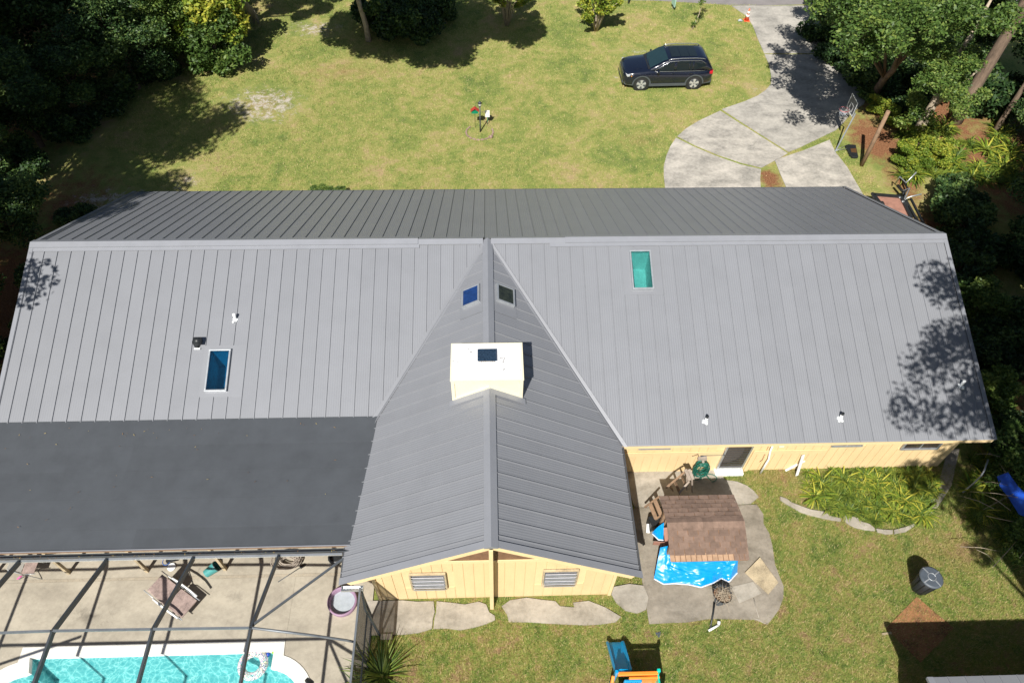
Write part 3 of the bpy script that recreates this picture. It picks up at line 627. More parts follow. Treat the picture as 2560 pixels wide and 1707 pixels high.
# ------------------------------------------------------------------ swimming pool and its screen cage
outer = [(-13.86, -12.075), (-6.135, -12.075), (-6.11, -12.50)]+arc(-6.5, -13.9, 1.45, 74, 0)+[(-5.05, -18.4), (-14.9, -18.4)]+arc(-13.45, -13.9, 1.45, 180, 106)+[(-13.85, -12.50)]
inner = [(-13.55, -12.38), (-6.42, -12.38), (-6.42, -12.80)]+arc(-6.55, -13.98, 1.13, 84, 0)+[(-5.42, -18.1), (-14.55, -18.1)]+arc(-13.42, -13.98, 1.13, 180, 96)+[(-13.42, -12.80)]
pool = thing('swimming_pool', 'turquoise swimming pool with rounded white ends under the screen cage', 'pool', (-9.9, -14, 0))
n = len(outer); mb = MB()
vs = [(x, y, .055) for x, y in outer]+[(x, y, .065) for x, y in inner]+[(x, y, -.06) for x, y in outer]+[(x, y, -.10) for x, y in inner]
mb.add(vs, [(i, (i+1) % n, n+(i+1) % n, n+i) for i in range(n)]+[(2*n+i, 2*n+(i+1) % n, (i+1) % n, i) for i in range(n)]+[(n+i, n+(i+1) % n, 3*n+(i+1) % n, 3*n+i) for i in range(n)])
MT['coping'] = mat('white_pool_coping', (.72, .70, .64), .7, 0, .05, 3, 40)
MT['liner'] = mat('pale_aqua_pool_shell', (.50, .66, .66), .6, 0, .03, 1.5, 20)
mb.build('coping', 'coping', pool)
mb = MB(); flo = [(-9.9+(x+9.9)*.93, -15+(y+15)*.88) for x, y in inner]
mb.add([(x, y, -.10) for x, y in inner]+[(x, y, -1.15) for x, y in flo], [(i, (i+1) % n, n+(i+1) % n, n+i) for i in range(n)]+[tuple(range(n, 2*n))]); mb.build('basin', 'liner', pool, fix=False)
st = MB()
for k in range(3): st.prism([(-13.42-.0, -13.0)]+arc(-13.42, -13.98, 1.10-k*.26, 100, 180, 8)+[(-14.5+k*.2, -16), (-13.42+.3-k*.1, -16)], -1.2, -.34-k*.25)
st.build('steps', 'liner', pool)
# rippled water, with a bright net of light painted into its tint
m = bpy.data.materials.new('pool_water'); m.use_nodes = True; nt = m.node_tree; nt.nodes.clear()
out = nt.nodes.new('ShaderNodeOutputMaterial'); tb = nt.nodes.new('ShaderNodeBsdfTransparent'); gl = nt.nodes.new('ShaderNodeBsdfGlossy'); gl.inputs['Roughness'].default_value = .04
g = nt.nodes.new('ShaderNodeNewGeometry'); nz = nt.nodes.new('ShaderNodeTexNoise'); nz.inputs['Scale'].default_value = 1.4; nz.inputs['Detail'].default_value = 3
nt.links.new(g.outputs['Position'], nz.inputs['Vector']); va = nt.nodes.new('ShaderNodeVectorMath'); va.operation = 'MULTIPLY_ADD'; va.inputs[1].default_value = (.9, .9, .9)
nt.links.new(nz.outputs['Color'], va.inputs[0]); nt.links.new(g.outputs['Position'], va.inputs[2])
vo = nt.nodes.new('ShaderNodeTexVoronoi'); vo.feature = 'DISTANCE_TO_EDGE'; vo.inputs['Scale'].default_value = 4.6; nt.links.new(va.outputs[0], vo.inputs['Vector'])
thick = ramp(nt, vo.outputs['Distance'], [(.0, (.82, 1, .98)), (.04, (.50, .80, .80)), (.13, (.38, .70, .71)), (.35, (.33, .65, .67))])  # pale lines in the tint imitate sunlight focused by the ripples
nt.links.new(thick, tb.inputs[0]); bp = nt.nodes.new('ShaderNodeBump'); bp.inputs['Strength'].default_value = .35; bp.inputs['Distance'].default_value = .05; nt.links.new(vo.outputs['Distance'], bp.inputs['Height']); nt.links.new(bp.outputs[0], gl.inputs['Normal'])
fr = nt.nodes.new('ShaderNodeFresnel'); fr.inputs[0].default_value = 1.33; nt.links.new(bp.outputs[0], fr.inputs['Normal']); mx = nt.nodes.new('ShaderNodeMixShader')
nt.links.new(fr.outputs[0], mx.inputs[0]); nt.links.new(tb.outputs[0], mx.inputs[1]); nt.links.new(gl.outputs[0], mx.inputs[2]); nt.links.new(mx.outputs[0], out.inputs[0]); MT['water'] = m
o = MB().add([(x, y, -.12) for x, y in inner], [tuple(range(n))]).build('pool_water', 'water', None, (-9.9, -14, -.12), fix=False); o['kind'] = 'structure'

def caster(u, v, z):
    g_ = G(u, v, .03); h_ = (z-.03)/math.tan(rad(SUN_EL)); return g_+Vector((-math.cos(rad(SUN_AZ))*h_, -math.sin(rad(SUN_AZ))*h_, z-.03))
cage = thing('pool_enclosure', 'dark aluminium frame of the screen cage over the pool', 'screen enclosure', (-9, -13, 0))
MB().bar((-20.5, -10.46, 2.55), (-4.20, -10.46, 2.55), .06, .06).build('eave_beam', 'alu', cage)
JZ = {-15.75: 3.9, -13.32: 3.88, -10.87: 3.98, -8.43: 3.92, -6.01: 3.83}
for x, z in JZ.items():
    mb = MB().bar((x, -10.48, 2.55), (x, -12.87, z-.06), .055, .15).build('roof_beam', 'bronze', cage)
    MB().bar((x, -12.87, z-.06), (x, -18.3, z-.02), .055, .15).build('roof_beam', 'bronze', cage)
xs = sorted(JZ)
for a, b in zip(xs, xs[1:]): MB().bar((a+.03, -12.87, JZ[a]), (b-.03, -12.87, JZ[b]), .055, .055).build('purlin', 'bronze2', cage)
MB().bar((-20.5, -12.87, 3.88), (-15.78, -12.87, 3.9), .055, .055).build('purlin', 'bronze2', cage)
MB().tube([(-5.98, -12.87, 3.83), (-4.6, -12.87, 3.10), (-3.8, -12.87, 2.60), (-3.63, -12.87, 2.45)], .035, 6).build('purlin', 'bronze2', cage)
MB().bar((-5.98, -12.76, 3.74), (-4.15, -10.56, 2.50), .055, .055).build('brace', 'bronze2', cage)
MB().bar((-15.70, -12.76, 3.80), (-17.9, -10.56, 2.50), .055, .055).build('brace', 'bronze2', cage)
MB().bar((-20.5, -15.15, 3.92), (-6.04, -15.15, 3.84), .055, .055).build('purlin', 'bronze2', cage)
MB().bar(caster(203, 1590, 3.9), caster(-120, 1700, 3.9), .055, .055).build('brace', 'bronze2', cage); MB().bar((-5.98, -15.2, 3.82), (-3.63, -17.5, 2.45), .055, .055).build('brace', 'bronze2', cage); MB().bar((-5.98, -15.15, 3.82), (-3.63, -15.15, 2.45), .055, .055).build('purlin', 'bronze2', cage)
MB().bar((-3.60, -11.42, 2.45), (-3.60, -18.3, 2.45), .055, .10).build('top_rail', 'bronze2', cage)
for y in (-11.45, -12.85, -15.2, -17.6): MB().bar((-3.60, y, .05), (-3.60, y, 2.40), .05, .05).build('post', 'bronze', cage)
for z in (.06, .95): MB().bar((-3.60, -11.48, z), (-3.60, -18.3, z), .045, .05).build('rail', 'bronze', cage)
m = bpy.data.materials.new('insect_screen_mesh'); m.use_nodes = True; nt = m.node_tree; b = nt.nodes['Principled BSDF']; setc(b, 'Base Color', (.05, .045, .04)); b.inputs['Roughness'].default_value = .8
tb = nt.nodes.new('ShaderNodeBsdfTransparent'); mx = nt.nodes.new('ShaderNodeMixShader'); mx.inputs[0].default_value = .55
nt.links.new(tb.outputs[0], mx.inputs[1]); nt.links.new(b.outputs[0], mx.inputs[2]); nt.links.new(mx.outputs[0], nt.nodes['Material Output'].inputs[0]); MT['screen'] = m
for ya, yb in ((-11.48, -12.83), (-12.87, -15.18), (-15.22, -17.58)):
    for za, zb in ((.09, .92), (.98, 2.39)):
        MB().box((-3.60, (ya+yb)/2, (za+zb)/2), (.004, ya-yb, zb-za)).build('screen_panel', 'screen', cage)

# ------------------------------------------------------------------ things on the pool deck
def on(u, v, z=0.0): return G(u, v, z)
# padded folding lounge chair
P0 = on(440, 1497, .35); ang = math.atan2(-.45, 1)
lc = thing('lounge_chair', 'worn padded folding lounge chair with pale arms on the pool deck', 'chair', (P0.x, P0.y, 0.03))
MT['fabric'] = mat('faded_mottled_fabric', (.30, .225, .20), .9, 0, .3, 6, 40)
R = Matrix.Rotation(rad(-33), 3, 'Z')
def L(x, y, z): return Vector((P0.x, P0.y, .03))+R@Vector((x*1.2, y*1.15, z*1.05))
MB().slab([L(-.05, -.27, .40), L(.50, -.27, .36), L(.50, .27, .36), L(-.05, .27, .40)], (0, 0, 1), .05).build('seat', 'fabric', lc, bevel=.015)
MB().slab([L(-.55, -.25, .78), L(-.07, -.27, .42), L(-.07, .27, .42), L(-.55, .25, .78)], (.6, 0, .8), .05).build('backrest', 'fabric', lc, bevel=.015)
for s in (-1, 1):
    MB().tube([L(-.35, s*.33, .60), L(-.1, s*.34, .62), L(.25, s*.34, .60), L(.5, s*.33, .52)], .03, 8).build('armrest', 'white', lc)
    MB().tube([L(-.62, s*.30, .80), L(-.3, s*.31, .55), L(.35, s*.31, 0)], .014, 6).build('leg', 'steel', lc)
    MB().tube([L(.56, s*.30, .36), L(.1, s*.31, .36), L(-.45, s*.31, 0)], .014, 6).build('leg', 'steel', lc)
MB().tube([L(-.45, -.31, .02), L(-.45, .31, .02)], .014, 6).build('crossbar', 'steel', lc)
# wire chair half under the porch
P1 = on(62, 1416, .45); wc = thing('folding_chair', 'thin framed folding chair half hidden below the porch edge', 'chair', (P1.x, P1.y, .03))
for s in (-1, 1):
    MB().tube([P1+Vector((-.25, s*.24, .35)), P1+Vector((.0, s*.24, 0)), P1+Vector((.42, s*.24, -.42))], .012, 6).build('leg', 'steel', wc)
    MB().tube([P1+Vector((.42, s*.24, .02)), P1+Vector((.1, s*.24, .0)), P1+Vector((-.3, s*.24, -.42))], .012, 6).build('leg', 'steel', wc)
MB().slab([P1+Vector((-.02, -.22, .01)), P1+Vector((.36, -.22, .01)), P1+Vector((.36, .22, .01)), P1+Vector((-.02, .22, .01))], (0, 0, 1), .02).build('seat', 'fabric', wc)
MB().slab([P1+Vector((-.28, -.22, .38)), P1+Vector((-.03, -.22, .03)), P1+Vector((-.03, .22, .03)), P1+Vector((-.28, .22, .38))], (.7, 0, .7), .02).build('backrest', 'coping', wc)
# teal bucket tipped over, pump, toy
P2 = on(528, 1424, .16); d = Vector((.8, .45, .35)).normalized()
MT['teal'] = mat('teal_plastic', (.06, .26, .25), .4, 0, .08, 5, 40)
bk = thing('bucket', 'teal bucket tipped on its side beside the porch edge', 'bucket', (P2.x, P2.y, .03))
MB().tube([P2-d*.2, P2+d*.2], [.13, .17], 20, cap=False).build('body', 'teal', bk); MB().tube([P2-d*.2, P2-d*.19], [.128, .128], 20).build('base', 'teal', bk)
MB().tube([P2+d*.19, P2+d*.215], [.176, .176], 20, cap=False).build('rim', 'black', bk)
MB().tube([P2+d*.2+Vector((-.1, .15, 0)), P2+d*.42+Vector((0, .1, .02)), P2+d*.42+Vector((.06, -.1, .02)), P2+d*.2+Vector((.1, -.15, 0))], .008, 6).build('handle', 'black', bk)
P3 = on(432, 1404, .14); pm = thing('pool_pump', 'black and pale blue pump with looped cord by the porch edge', 'pump', (P3.x, P3.y, .03))
MB().tube([P3+Vector((-.18, .08, .02)), P3+Vector((.16, .12, .05))], [.11, .09], 14).build('motor', 'black', pm)
MB().cyl((P3.x-.03, P3.y-.14, .035), .13, .05, 20).build('base', 'white', pm)
MB().tube([P3+Vector((-.2+.12*math.cos(t*.7), .02+.13*math.sin(t*.7), .02)) for t in range(12)], .014, 6).build('cord', mat('blue_cord', (.02, .10, .35), .5), pm)
P4 = on(50, 1443, .04); tag(MB().tube([P4+Vector((-.07, -.05, 0)), P4+Vector((.0, .02, .01)), P4+Vector((.08, .06, 0))], [.02, .03, .02], 8).build('toy', mat('pink_plastic', (.62, .10, .32), .4), None), 'small pink toy on the deck near the left picture edge', 'toy')
# coiled vacuum hose and brush
hc = on(716, 1408, .05); mb = MB()
for k in range(15):
    rr = random.uniform(.20, .40); ox, oy = random.uniform(-.06, .14), random.uniform(-.05, .1); tl = random.uniform(-.12, .12)
    mb.tube([hc+Vector((ox+rr*1.1*math.cos(t*.33), oy+rr*.8*math.sin(t*.33), .02+.012*k+tl*math.sin(t*.33+k)*.3+.02)) for t in range(20)], .017, 6)
tag(mb.build('vacuum_hose', 'palmgrey', None), 'heap of coiled grey pool hose at the porch edge', 'hose')
A, B = on(695, 1454, .05), on(752, 1417, .05); br = thing('pool_brush', 'short dark pool pole with a small head lying by the hose', 'brush', (A.x, A.y, .03))
MB().tube([A, B], .014, 8).build('pole', 'bronze', br); MB().box(B+Vector((.05, .03, .0)), (.17, .09, .05), Matrix.Rotation(.6, 3, 'Z')).build('head', 'black', br)
P5 = on(838, 1392, .2); tag(MB().tube([P5+Vector((0, 0, -.17)), P5, P5+Vector((0, 0, .05))], [.22, .24, .17], 14).build('planter', 'black', None), 'dark round tub on the deck beside the wing roof', 'tub')
# kiddie pool
MT['pinkp'] = mat('pink_pool_wall', (.30, .19, .28), .5, 0, .06, 4, 40); MT['paleblue'] = mat('pale_blue_vinyl', (.38, .42, .45), .5, 0, .08, 9, 60)
kc = on(858, 1507, .0); kp = thing('paddling_pool', 'round paddling pool with a mauve wall and pale bottom', 'paddling pool', (kc.x, kc.y, .03))
mb = MB(); N = 40
ring = lambda r, z: [(kc.x+r*math.cos(2*math.pi*k/N), kc.y+r*math.sin(2*math.pi*k/N), z) for k in range(N)]
prof = [(.37, .045), (.39, .20), (.42, .235), (.45, .22), (.46, .20), (.44, .035)]
vs = sum([ring(r, z) for r, z in prof], [])
mb.add(vs, [(j*N+k, j*N+(k+1) % N, (j+1)*N+(k+1) % N, (j+1)*N+k) for j in range(5) for k in range(N)], True); mb.build('wall', 'pinkp', kp)
MB().cyl((kc.x, kc.y, .034), .372, .012, 40).build('bottom', 'paleblue', kp)
# swim ring and balls on the water
rc = on(632, 1660, -.03); mb = MB(); vs = []
for i in range(40):
    for j in range(12):
        a, b_ = 2*math.pi*i/40, 2*math.pi*j/12; vs.append((rc.x+(.33+.12*math.cos(b_))*math.cos(a), rc.y+(.33+.12*math.cos(b_))*math.sin(a), -.04+.10*math.sin(b_)))
mb.add(vs, [(i*12+j, ((i+1) % 40)*12+j, ((i+1) % 40)*12+(j+1) % 12, i*12+(j+1) % 12) for i in range(40) for j in range(12)], True)
m, nt, b = newmat('glitter_vinyl'); b.inputs['Roughness'].default_value = .15; g = nt.nodes.new('ShaderNodeNewGeometry'); vo = nt.nodes.new('ShaderNodeTexVoronoi'); vo.inputs['Scale'].default_value = 42; nt.links.new(g.outputs['Position'], vo.inputs['Vector'])
hs = nt.nodes.new('ShaderNodeHueSaturation'); hs.inputs['Saturation'].default_value = .45; nt.links.new(vo.outputs['Color'], hs.inputs['Color']); nt.links.new(hs.outputs[0], b.inputs['Base Color'])
tb = nt.nodes.new('ShaderNodeBsdfTransparent'); mx = nt.nodes.new('ShaderNodeMixShader'); sx = nt.nodes.new('ShaderNodeSeparateColor'); nt.links.new(vo.outputs['Color'], sx.inputs[0])
nt.links.new(mathn(nt, 'ADD', mathn(nt, 'MULTIPLY', mathn(nt, 'GREATER_THAN', sx.outputs[0], .45), .7), .22), mx.inputs[0]); nt.links.new(tb.outputs[0], mx.inputs[1]); nt.links.new(b.outputs[0], mx.inputs[2]); nt.links.new(mx.outputs[0], nt.nodes['Material Output'].inputs[0])
tag(mb.build('swim_ring', m, None), 'clear swim ring full of coloured glitter floating in the pool', 'swim ring')
def ball(u, v, r, col, label):
    p = on(u, v, -.12+r*.8); mb = MB(); vs = []
    for i in range(9):
        for j in range(16): a, b_ = math.pi*i/8, 2*math.pi*j/16; vs.append((p.x+r*math.sin(a)*math.cos(b_), p.y+r*math.sin(a)*math.sin(b_), p.z+r*math.cos(a)))
    mb.add(vs, [(i*16+j, i*16+(j+1) % 16, (i+1)*16+(j+1) % 16, (i+1)*16+j) for i in range(8) for j in range(16)], True); tag(mb.build('ball', mat('ball_'+label[:5].strip(), col, .35), None), label, 'ball')
ball(670, 1635, .062, (.01, .06, .40), 'small dark blue ball floating in the pool corner'); ball(687, 1628, .088, (.22, .42, .03), 'lime green ball floating in the pool corner')
P6 = on(770, 1700, .05); tag(MB().tube([P6+Vector((-.05, .03, 0)), P6+Vector((.08, -.12, .02)), P6+Vector((.12, -.35, 0))], [.06, .09, .06], 10).build('swim_bag', 'black', None), 'dark rolled mat at the rounded pool edge', 'mat')

# ------------------------------------------------------------------ playhouse roof with shingles, tarps and clutter beside the house
sx0, sx1, ye0, ye1, yr = 5.40, 7.72, -8.60, -10.72, -9.66; zr_, ze_ = 2.42, 2.05
ph = thing('playhouse', 'open wooden play hut with a brown shingled gable roof', 'play hut', ((sx0+sx1)/2, yr, .05))
MT['shingle'] = mat('brown_asphalt_shingle', (.225, .150, .112), .95, 0, .16, 7, 90, bumps=.6, objrand=.30)
MT['shinglep'] = mat('pale_shingle_edge', (.42, .27, .17), .95, 0, .15, 7, 90, bumps=.4, objrand=.12)
def PLH(x, y, h=0):
    t = abs(y-yr)/(yr-ye1 if y < yr else ye0-yr); return Vector((x, y, zr_+(ze_-zr_)*t*1.0+h))
for s in (1, -1):
    yl = ye0 if s > 0 else ye1; nn = Vector((0, s*.35, 1)).normalized()
    MB().slab([PLH(sx0+.02, yl, -.002), PLH(sx1-.02, yl, -.002), PLH(sx1-.02, yr, -.002), PLH(sx0+.02, yr, -.002)], nn, .03).build('roof_board', 'brown', ph)
    rows = 6
    for r in range(rows):
        ya = yl+(yr-yl)*r/(rows+.35); yb = yl+(yr-yl)*(r+1.35)/(rows+.35); x = sx0-.0-(.155 if r % 2 else 0)-.02; k = 0
        wd = .31 if s > 0 or r > 0 else .16
        while x < sx1:
            a, b_ = max(x, sx0-.02), min(x+wd-.024, sx1+.02)
            if b_-a > .03:
                j = random.uniform(-.006, .006); jz = random.uniform(0, .003)
                MB().slab([PLH(a, ya-s*(-j), .030+jz), PLH(b_, ya-s*(-j), .030+jz), PLH(b_, yb, .006), PLH(a, yb, .006)][::(1 if s < 0 else -1)], nn, .008).build('shingle', 'shinglep' if (s < 0 and r == 0 and x < sx1-.55) else 'shingle', ph)
            x += wd; k += 1
x = sx0-.02
while x < sx1:
    b_ = min(x+.155, sx1+.02); MB().add([(x, yr-.17, PLH(0, yr-.17).z+.034), (b_-.004, yr-.17, PLH(0, yr-.17).z+.034), (b_-.004, yr, zr_+.04), (x, yr, zr_+.04), (b_-.004, yr+.17, PLH(0, yr+.17).z+.034), (x, yr+.17, PLH(0, yr+.17).z+.034)], [(0, 1, 2, 3), (3, 2, 4, 5)]).build('ridge_shingle', 'shingle', ph); x += .155
for x in (sx0+.25, sx1-.15):
    for y in (ye0-.25, ye1+.75): MB().box((x, y, 1.0), (.09, .09, 2.0)).build('post', 'wood', ph)
MB().box(((sx0+sx1)/2+.1, yr, .50), (1.9, 1.1, .04)).build('floor', 'wood', ph)
MB().box((sx0+.35, ye0-.3, .9), (.05, .05, 1.0)).build('ladder_post', 'wood', ph)
def bars(lst, name, parent, m='wood', wd=.09, th=.03):
    for a, b_ in lst: MB().bar(on(1540+a[0]/4.9, 1080+a[1]/4.9, a[2]), on(1540+b_[0]/4.9, 1080+b_[1]/4.9, b_[2]), wd, th).build(name, m, parent)
p = on(1540+780/4.9, 1080+700/4.9, 0)
rl = thing('wooden_railing', 'broken slatted wooden railing sticking up behind the play hut', 'railing', (p.x, p.y, .05))
bars([((610, 685, 1.0), (840, 490, 1.35))], 'rail', rl, 'wood', .06, .05)
bars([((650, 650, 1.08), (695, 705, .7)), ((715, 595, 1.18), (785, 745, .5)), ((795, 525, 1.28), (850, 640, .7))], 'slat', rl, 'wood', .13, .025)
bars([((775, 745, .9), (900, 600, 1.2))], 'rail', rl, 'greywood', .06, .04)
bars([((850, 455, 1.45), (905, 590, 1.35)), ((892, 455, 1.45), (945, 580, 1.35))], 'top_board', rl, 'greywood', .10, .035)
bars([((930, 585, 1.3), (932, 730, .4)), ((870, 560, 1.3), (862, 700, .5))], 'post', rl, 'greywood', .06, .05)
p = on(1540+450/4.9, 1080+930/4.9, 0)
r2 = thing('wooden_ladder', 'brown slatted ladder leaning at the left end of the play hut', 'ladder', (p.x, p.y, .05))
bars([((352, 918, .5), (535, 785, 1.1)), ((480, 1072, .5), (570, 1005, .8))], 'rail', r2, 'wood', .05, .05)
bars([((412, 868, .72), (492, 1062, .6)), ((472, 826, .9), (548, 1012, .8))], 'slat', r2, 'wood', .13, .03)
# low wooden frame with blue tarps
MT['tarp'] = mat('blue_tarpaulin', (.0, .27, .66), .33, 0, .06, 5, 40, spec=.7); MT['hem'] = mat('white_tarp_hem', (.62, .68, .78), .6)
MT['red'] = mat('reddish_board', (.33, .165, .12), .8, 0, .15, 5, 50)
def tarp(name, top, bot, z0, z1, label, nu=70, nv=36, sag=.075):
    def samp(pts, t):
        f = t*(len(pts)-1); i = min(int(f), len(pts)-2); return Vector(pts[i]).lerp(Vector(pts[i+1]), f-i)
    import mathutils.noise as mn
    vs = []; fs = []
    for j in range(nv+1):
        for i in range(nu+1):
            s, t = i/nu, j/nv; a = samp(top, s); b_ = samp(bot, s); p = a.lerp(b_, t)
            z = z0+(z1-z0)*t**1.3
            q = Vector((s*6, t*4, 0)); z += sag*(mn.noise(q)+.9*abs(mn.noise(q*2.3))-.25*abs(mn.noise(q*4.1)))*min(1, 4*min(s, 1-s, t+.1))
            P = on(p.x, p.y, max(.075, z)); vs.append(P)
    fs = [(j*(nu+1)+i, j*(nu+1)+i+1, (j+1)*(nu+1)+i+1, (j+1)*(nu+1)+i) for j in range(nv) for i in range(nu)]
    root = thing(name, label, 'tarp', (vs[len(vs)//2].x, vs[len(vs)//2].y, .05))
    mb = MB().add(vs, fs, True); o = mb.build('sheet', 'tarp', root, fix=False)
    e = MB().tube([vs[nv*(nu+1)+i]+Vector((0, -.01, .012)) for i in range(nu+1)], .022, 6); e.build('hem', 'hem', root)
    return root
def p5(l): return [(1560+a/3.852, 1300+b_/3.852, 0) for a, b_ in l]
tarp('tarpaulin', p5([(350, 262), (425, 245), (452, 330), (600, 340), (800, 330), (1000, 325), (1098, 330), (1100, 340)]), p5([(288, 560), (380, 612), (480, 605), (620, 615), (740, 642), (860, 600), (935, 555), (1010, 590), (1092, 500)]), .95, .32, 'blue tarpaulin draped below the front eave of the play hut')
tarp('tarpaulin', p5([(268, 118), (330, 60), (385, 20)]), p5([(270, 125), (330, 185), (378, 190)]), .9, .55, 'small folded piece of blue tarpaulin left of the play hut', 12, 8, .03)
p = on(1560+320/3.852, 1300+230/3.852, 0); fr_ = thing('low_board_fence', 'low reddish wooden board frame poking out under the tarps', 'frame', (p.x, p.y, .05))
MB().bar(on(1633, 1357, .5), on(1672, 1359, .5), .03, .22).build('board', 'red', fr_); MB().bar(on(1663, 1318, .75), on(1667, 1360, .5), .12, .03).build('board', 'red', fr_)
p = on(1620, 1318, .2); tag(MB().slab([on(1617, 1309, .35), on(1622, 1309, .35), on(1624, 1332, .12), on(1616, 1331, .12)], (0, -.5, 1), .02).build('white_sign_board', 'white', None), 'narrow white board leaning left of the small blue tarp', 'board')
p = on(1640, 1306, .3); tag(MB().box((p.x, p.y, .28), (.5, .32, .5), Matrix.Rotation(.2, 3, 'Z')).build('storage_box', 'black', None), 'black box in the shade left of the play hut', 'box')
# hose coil on its holder
hp = on(1540+1055/4.9, 1080+430/4.9, .75); MT['hose'] = mat('green_hose', (.01, .12, .085), .35, 0, .1, 5, 30)
ho = thing('garden_hose', 'green garden hose coiled on a holder in front of the rear wall', 'hose', (hp.x, hp.y, .05))
mb = MB()
for k in range(17):
    rx = random.uniform(.17, .27); rz = random.uniform(.28, .50); tl = random.uniform(-.25, .25); dy = random.uniform(-.10, .10)
    mb.tube([Vector((hp.x+rx*math.cos(t*.35)+tl*.3*math.sin(t*.35), hp.y+dy+.06*math.sin(t*.35*1+k), .98-rz+rz*math.sin(t*.35))) for t in range(19)], .014, 6)
mb.build('coil', 'hose', ho); MB().box((hp.x-.02, RY-.06, 1.02), (.30, .10, .14)).build('holder', 'palmgrey', ho); MB().bar((hp.x, RY-.1, .98), (hp.x, hp.y, .96), .08, .03).build('bracket', 'palmgrey', ho)
q = on(1540+1130/4.9, 1080+560/4.9, .07); MB().tube([Vector((hp.x+.1, hp.y, .4))]+[Vector((q.x+.3*math.cos(t*.4-1.2), q.y+.16*math.sin(t*.4-1.2), .07)) for t in range(13)], .014, 6).build('trailing_loop', 'hose', ho)
# bracket and rod on the wall
b1 = MB().bar((6.98, RY-.04, 1.16), (7.12, RY-.10, 1.38), .02, .02).bar((7.12, RY-.10, 1.38), (7.20, RY-.04, 1.12), .02, .02); b1.build('wall_bracket', 'wood', house)
MB().tube([(7.25, RY-.07, 1.2), (7.45, RY-.07, 1.23), (8.0, RY-.07, 1.24), (8.06, RY-.07, 1.24)], [.03, .012, .008, .03], 6).build('wall_rod', 'bronze', house)
# white broken lattice strips leaning on the wall
wf = thing('white_boards', 'crossed white boards leaning on the rear wall', 'boards', tuple(on(2005, 1180)))
MB().bar((10.82, RY-.06, 1.12), tuple(on(1992, 1188, .04)), .11, .03).build('board', 'white', wf)
MB().bar(tuple(on(1964, 1176, .05)), tuple(on(2012, 1151, .62)), .07, .03).build('board', 'white', wf)
# planter full of twigs, black pole, white pipe, boards
tp = on(1795, 1506, .05); kb = thing('twig_tub', 'grey conical tub heaped with dry twigs in front of the tarp', 'tub', (tp.x, tp.y, .05))
h = Vector((0.0, .02, 1)); T = tp+Vector((.02, .06, .60))
MT['tubgrey'] = mat('slate_grey_plastic', (.075, .09, .11), .5, 0, .1, 5, 30)
MB().tube([tp, tp+(T-tp)*.5, T], [.10, .21, .29], 24, cap=False).build('tub', 'tubgrey', kb); MB().tube([tp, tp+Vector((0, 0, .02))], [.10, .10], 20).build('base', 'tubgrey', kb); MB().tube([T-Vector((0, 0, .10)), T-Vector((0, 0, .09))], [.26, .26], 20).build('soil', 'brown', kb)
mb = MB()
for k in range(75):
    a = random.uniform(0, 6.28); r = random.uniform(.0, .22); c = T+Vector((r*math.cos(a), r*math.sin(a), random.uniform(-.06, .08))); d = Vector((random.gauss(0, 1), random.gauss(0, 1), random.gauss(0, .25))).normalized()*random.uniform(.14, .34)
    mb.tube([c-d, c+Vector((0, 0, .03)), c+d], [.004, .006, .003], 4)
mb.build('twigs', 'palebark', kb)
def p5w(a, b_, z=.06): return on(1560+a/3.852, 1300+b_/3.852, z)
tag(MB().tube([p5w(870, 790, .075), p5w(860, 880, .075), p5w(832, 1035, .03)], [.035, .03, .028], 8).build('black_pole', 'black', None), 'black pole lying on the patio below the twig tub', 'pole')
pp = thing('drain_elbow', 'white plastic pipe elbow lying on the grass edge', 'pipe', tuple(p5w(880, 1020, 0)))
MB().tube([p5w(815, 1062, .05), p5w(915, 1005, .06)], .035, 12).build('pipe', 'white', pp); MB().tube([p5w(912, 1000, .05), p5w(915, 968, .10)], [.045, .05], 12).build('elbow', 'white', pp)
tag(MB().slab([p5w(1310, 355, .12), p5w(1488, 598, .10), p5w(1390, 712, .085), p5w(1165, 503, .10)], (0, 0, 1), .018).build('plywood_sheet', 'ply', None), 'stained plywood sheet lying on the patio edge', 'plywood')
tag(MB().slab([p5w(1030, 640, .066), p5w(1240, 590, .066), p5w(1325, 702, .066), p5w(1110, 797, .066)], (0, 0, 1), .014).build('board', 'walk', None), 'plain pale square board beside the stained plywood', 'board')
tag(MB().tube([p5w(1250, 750, .065), p5w(1275, 860, .065), p5w(1300, 935, .065)], .012, 6).tube([p5w(1220, 942, .03), p5w(1290, 955, .05), p5w(1340, 985, .03), p5w(1385, 1000, .02)], .014, 6).build('cord', 'walk', None), 'thin pale cord trailing off the patio corner', 'cord')
pc = on(1560+332/3.852, 1300+1098/3.852, .03); tag(MB().prism([(pc.x-.09, pc.y+.07), (pc.x-.02, pc.y+.05), (pc.x+.08, pc.y+.08), (pc.x+.05, pc.y-.03), (pc.x, pc.y-.10), (pc.x-.06, pc.y-.02)], .02, .04).build('slate_scrap', 'tubgrey', None), 'small slate grey scrap on the grass above the slide', 'scrap')
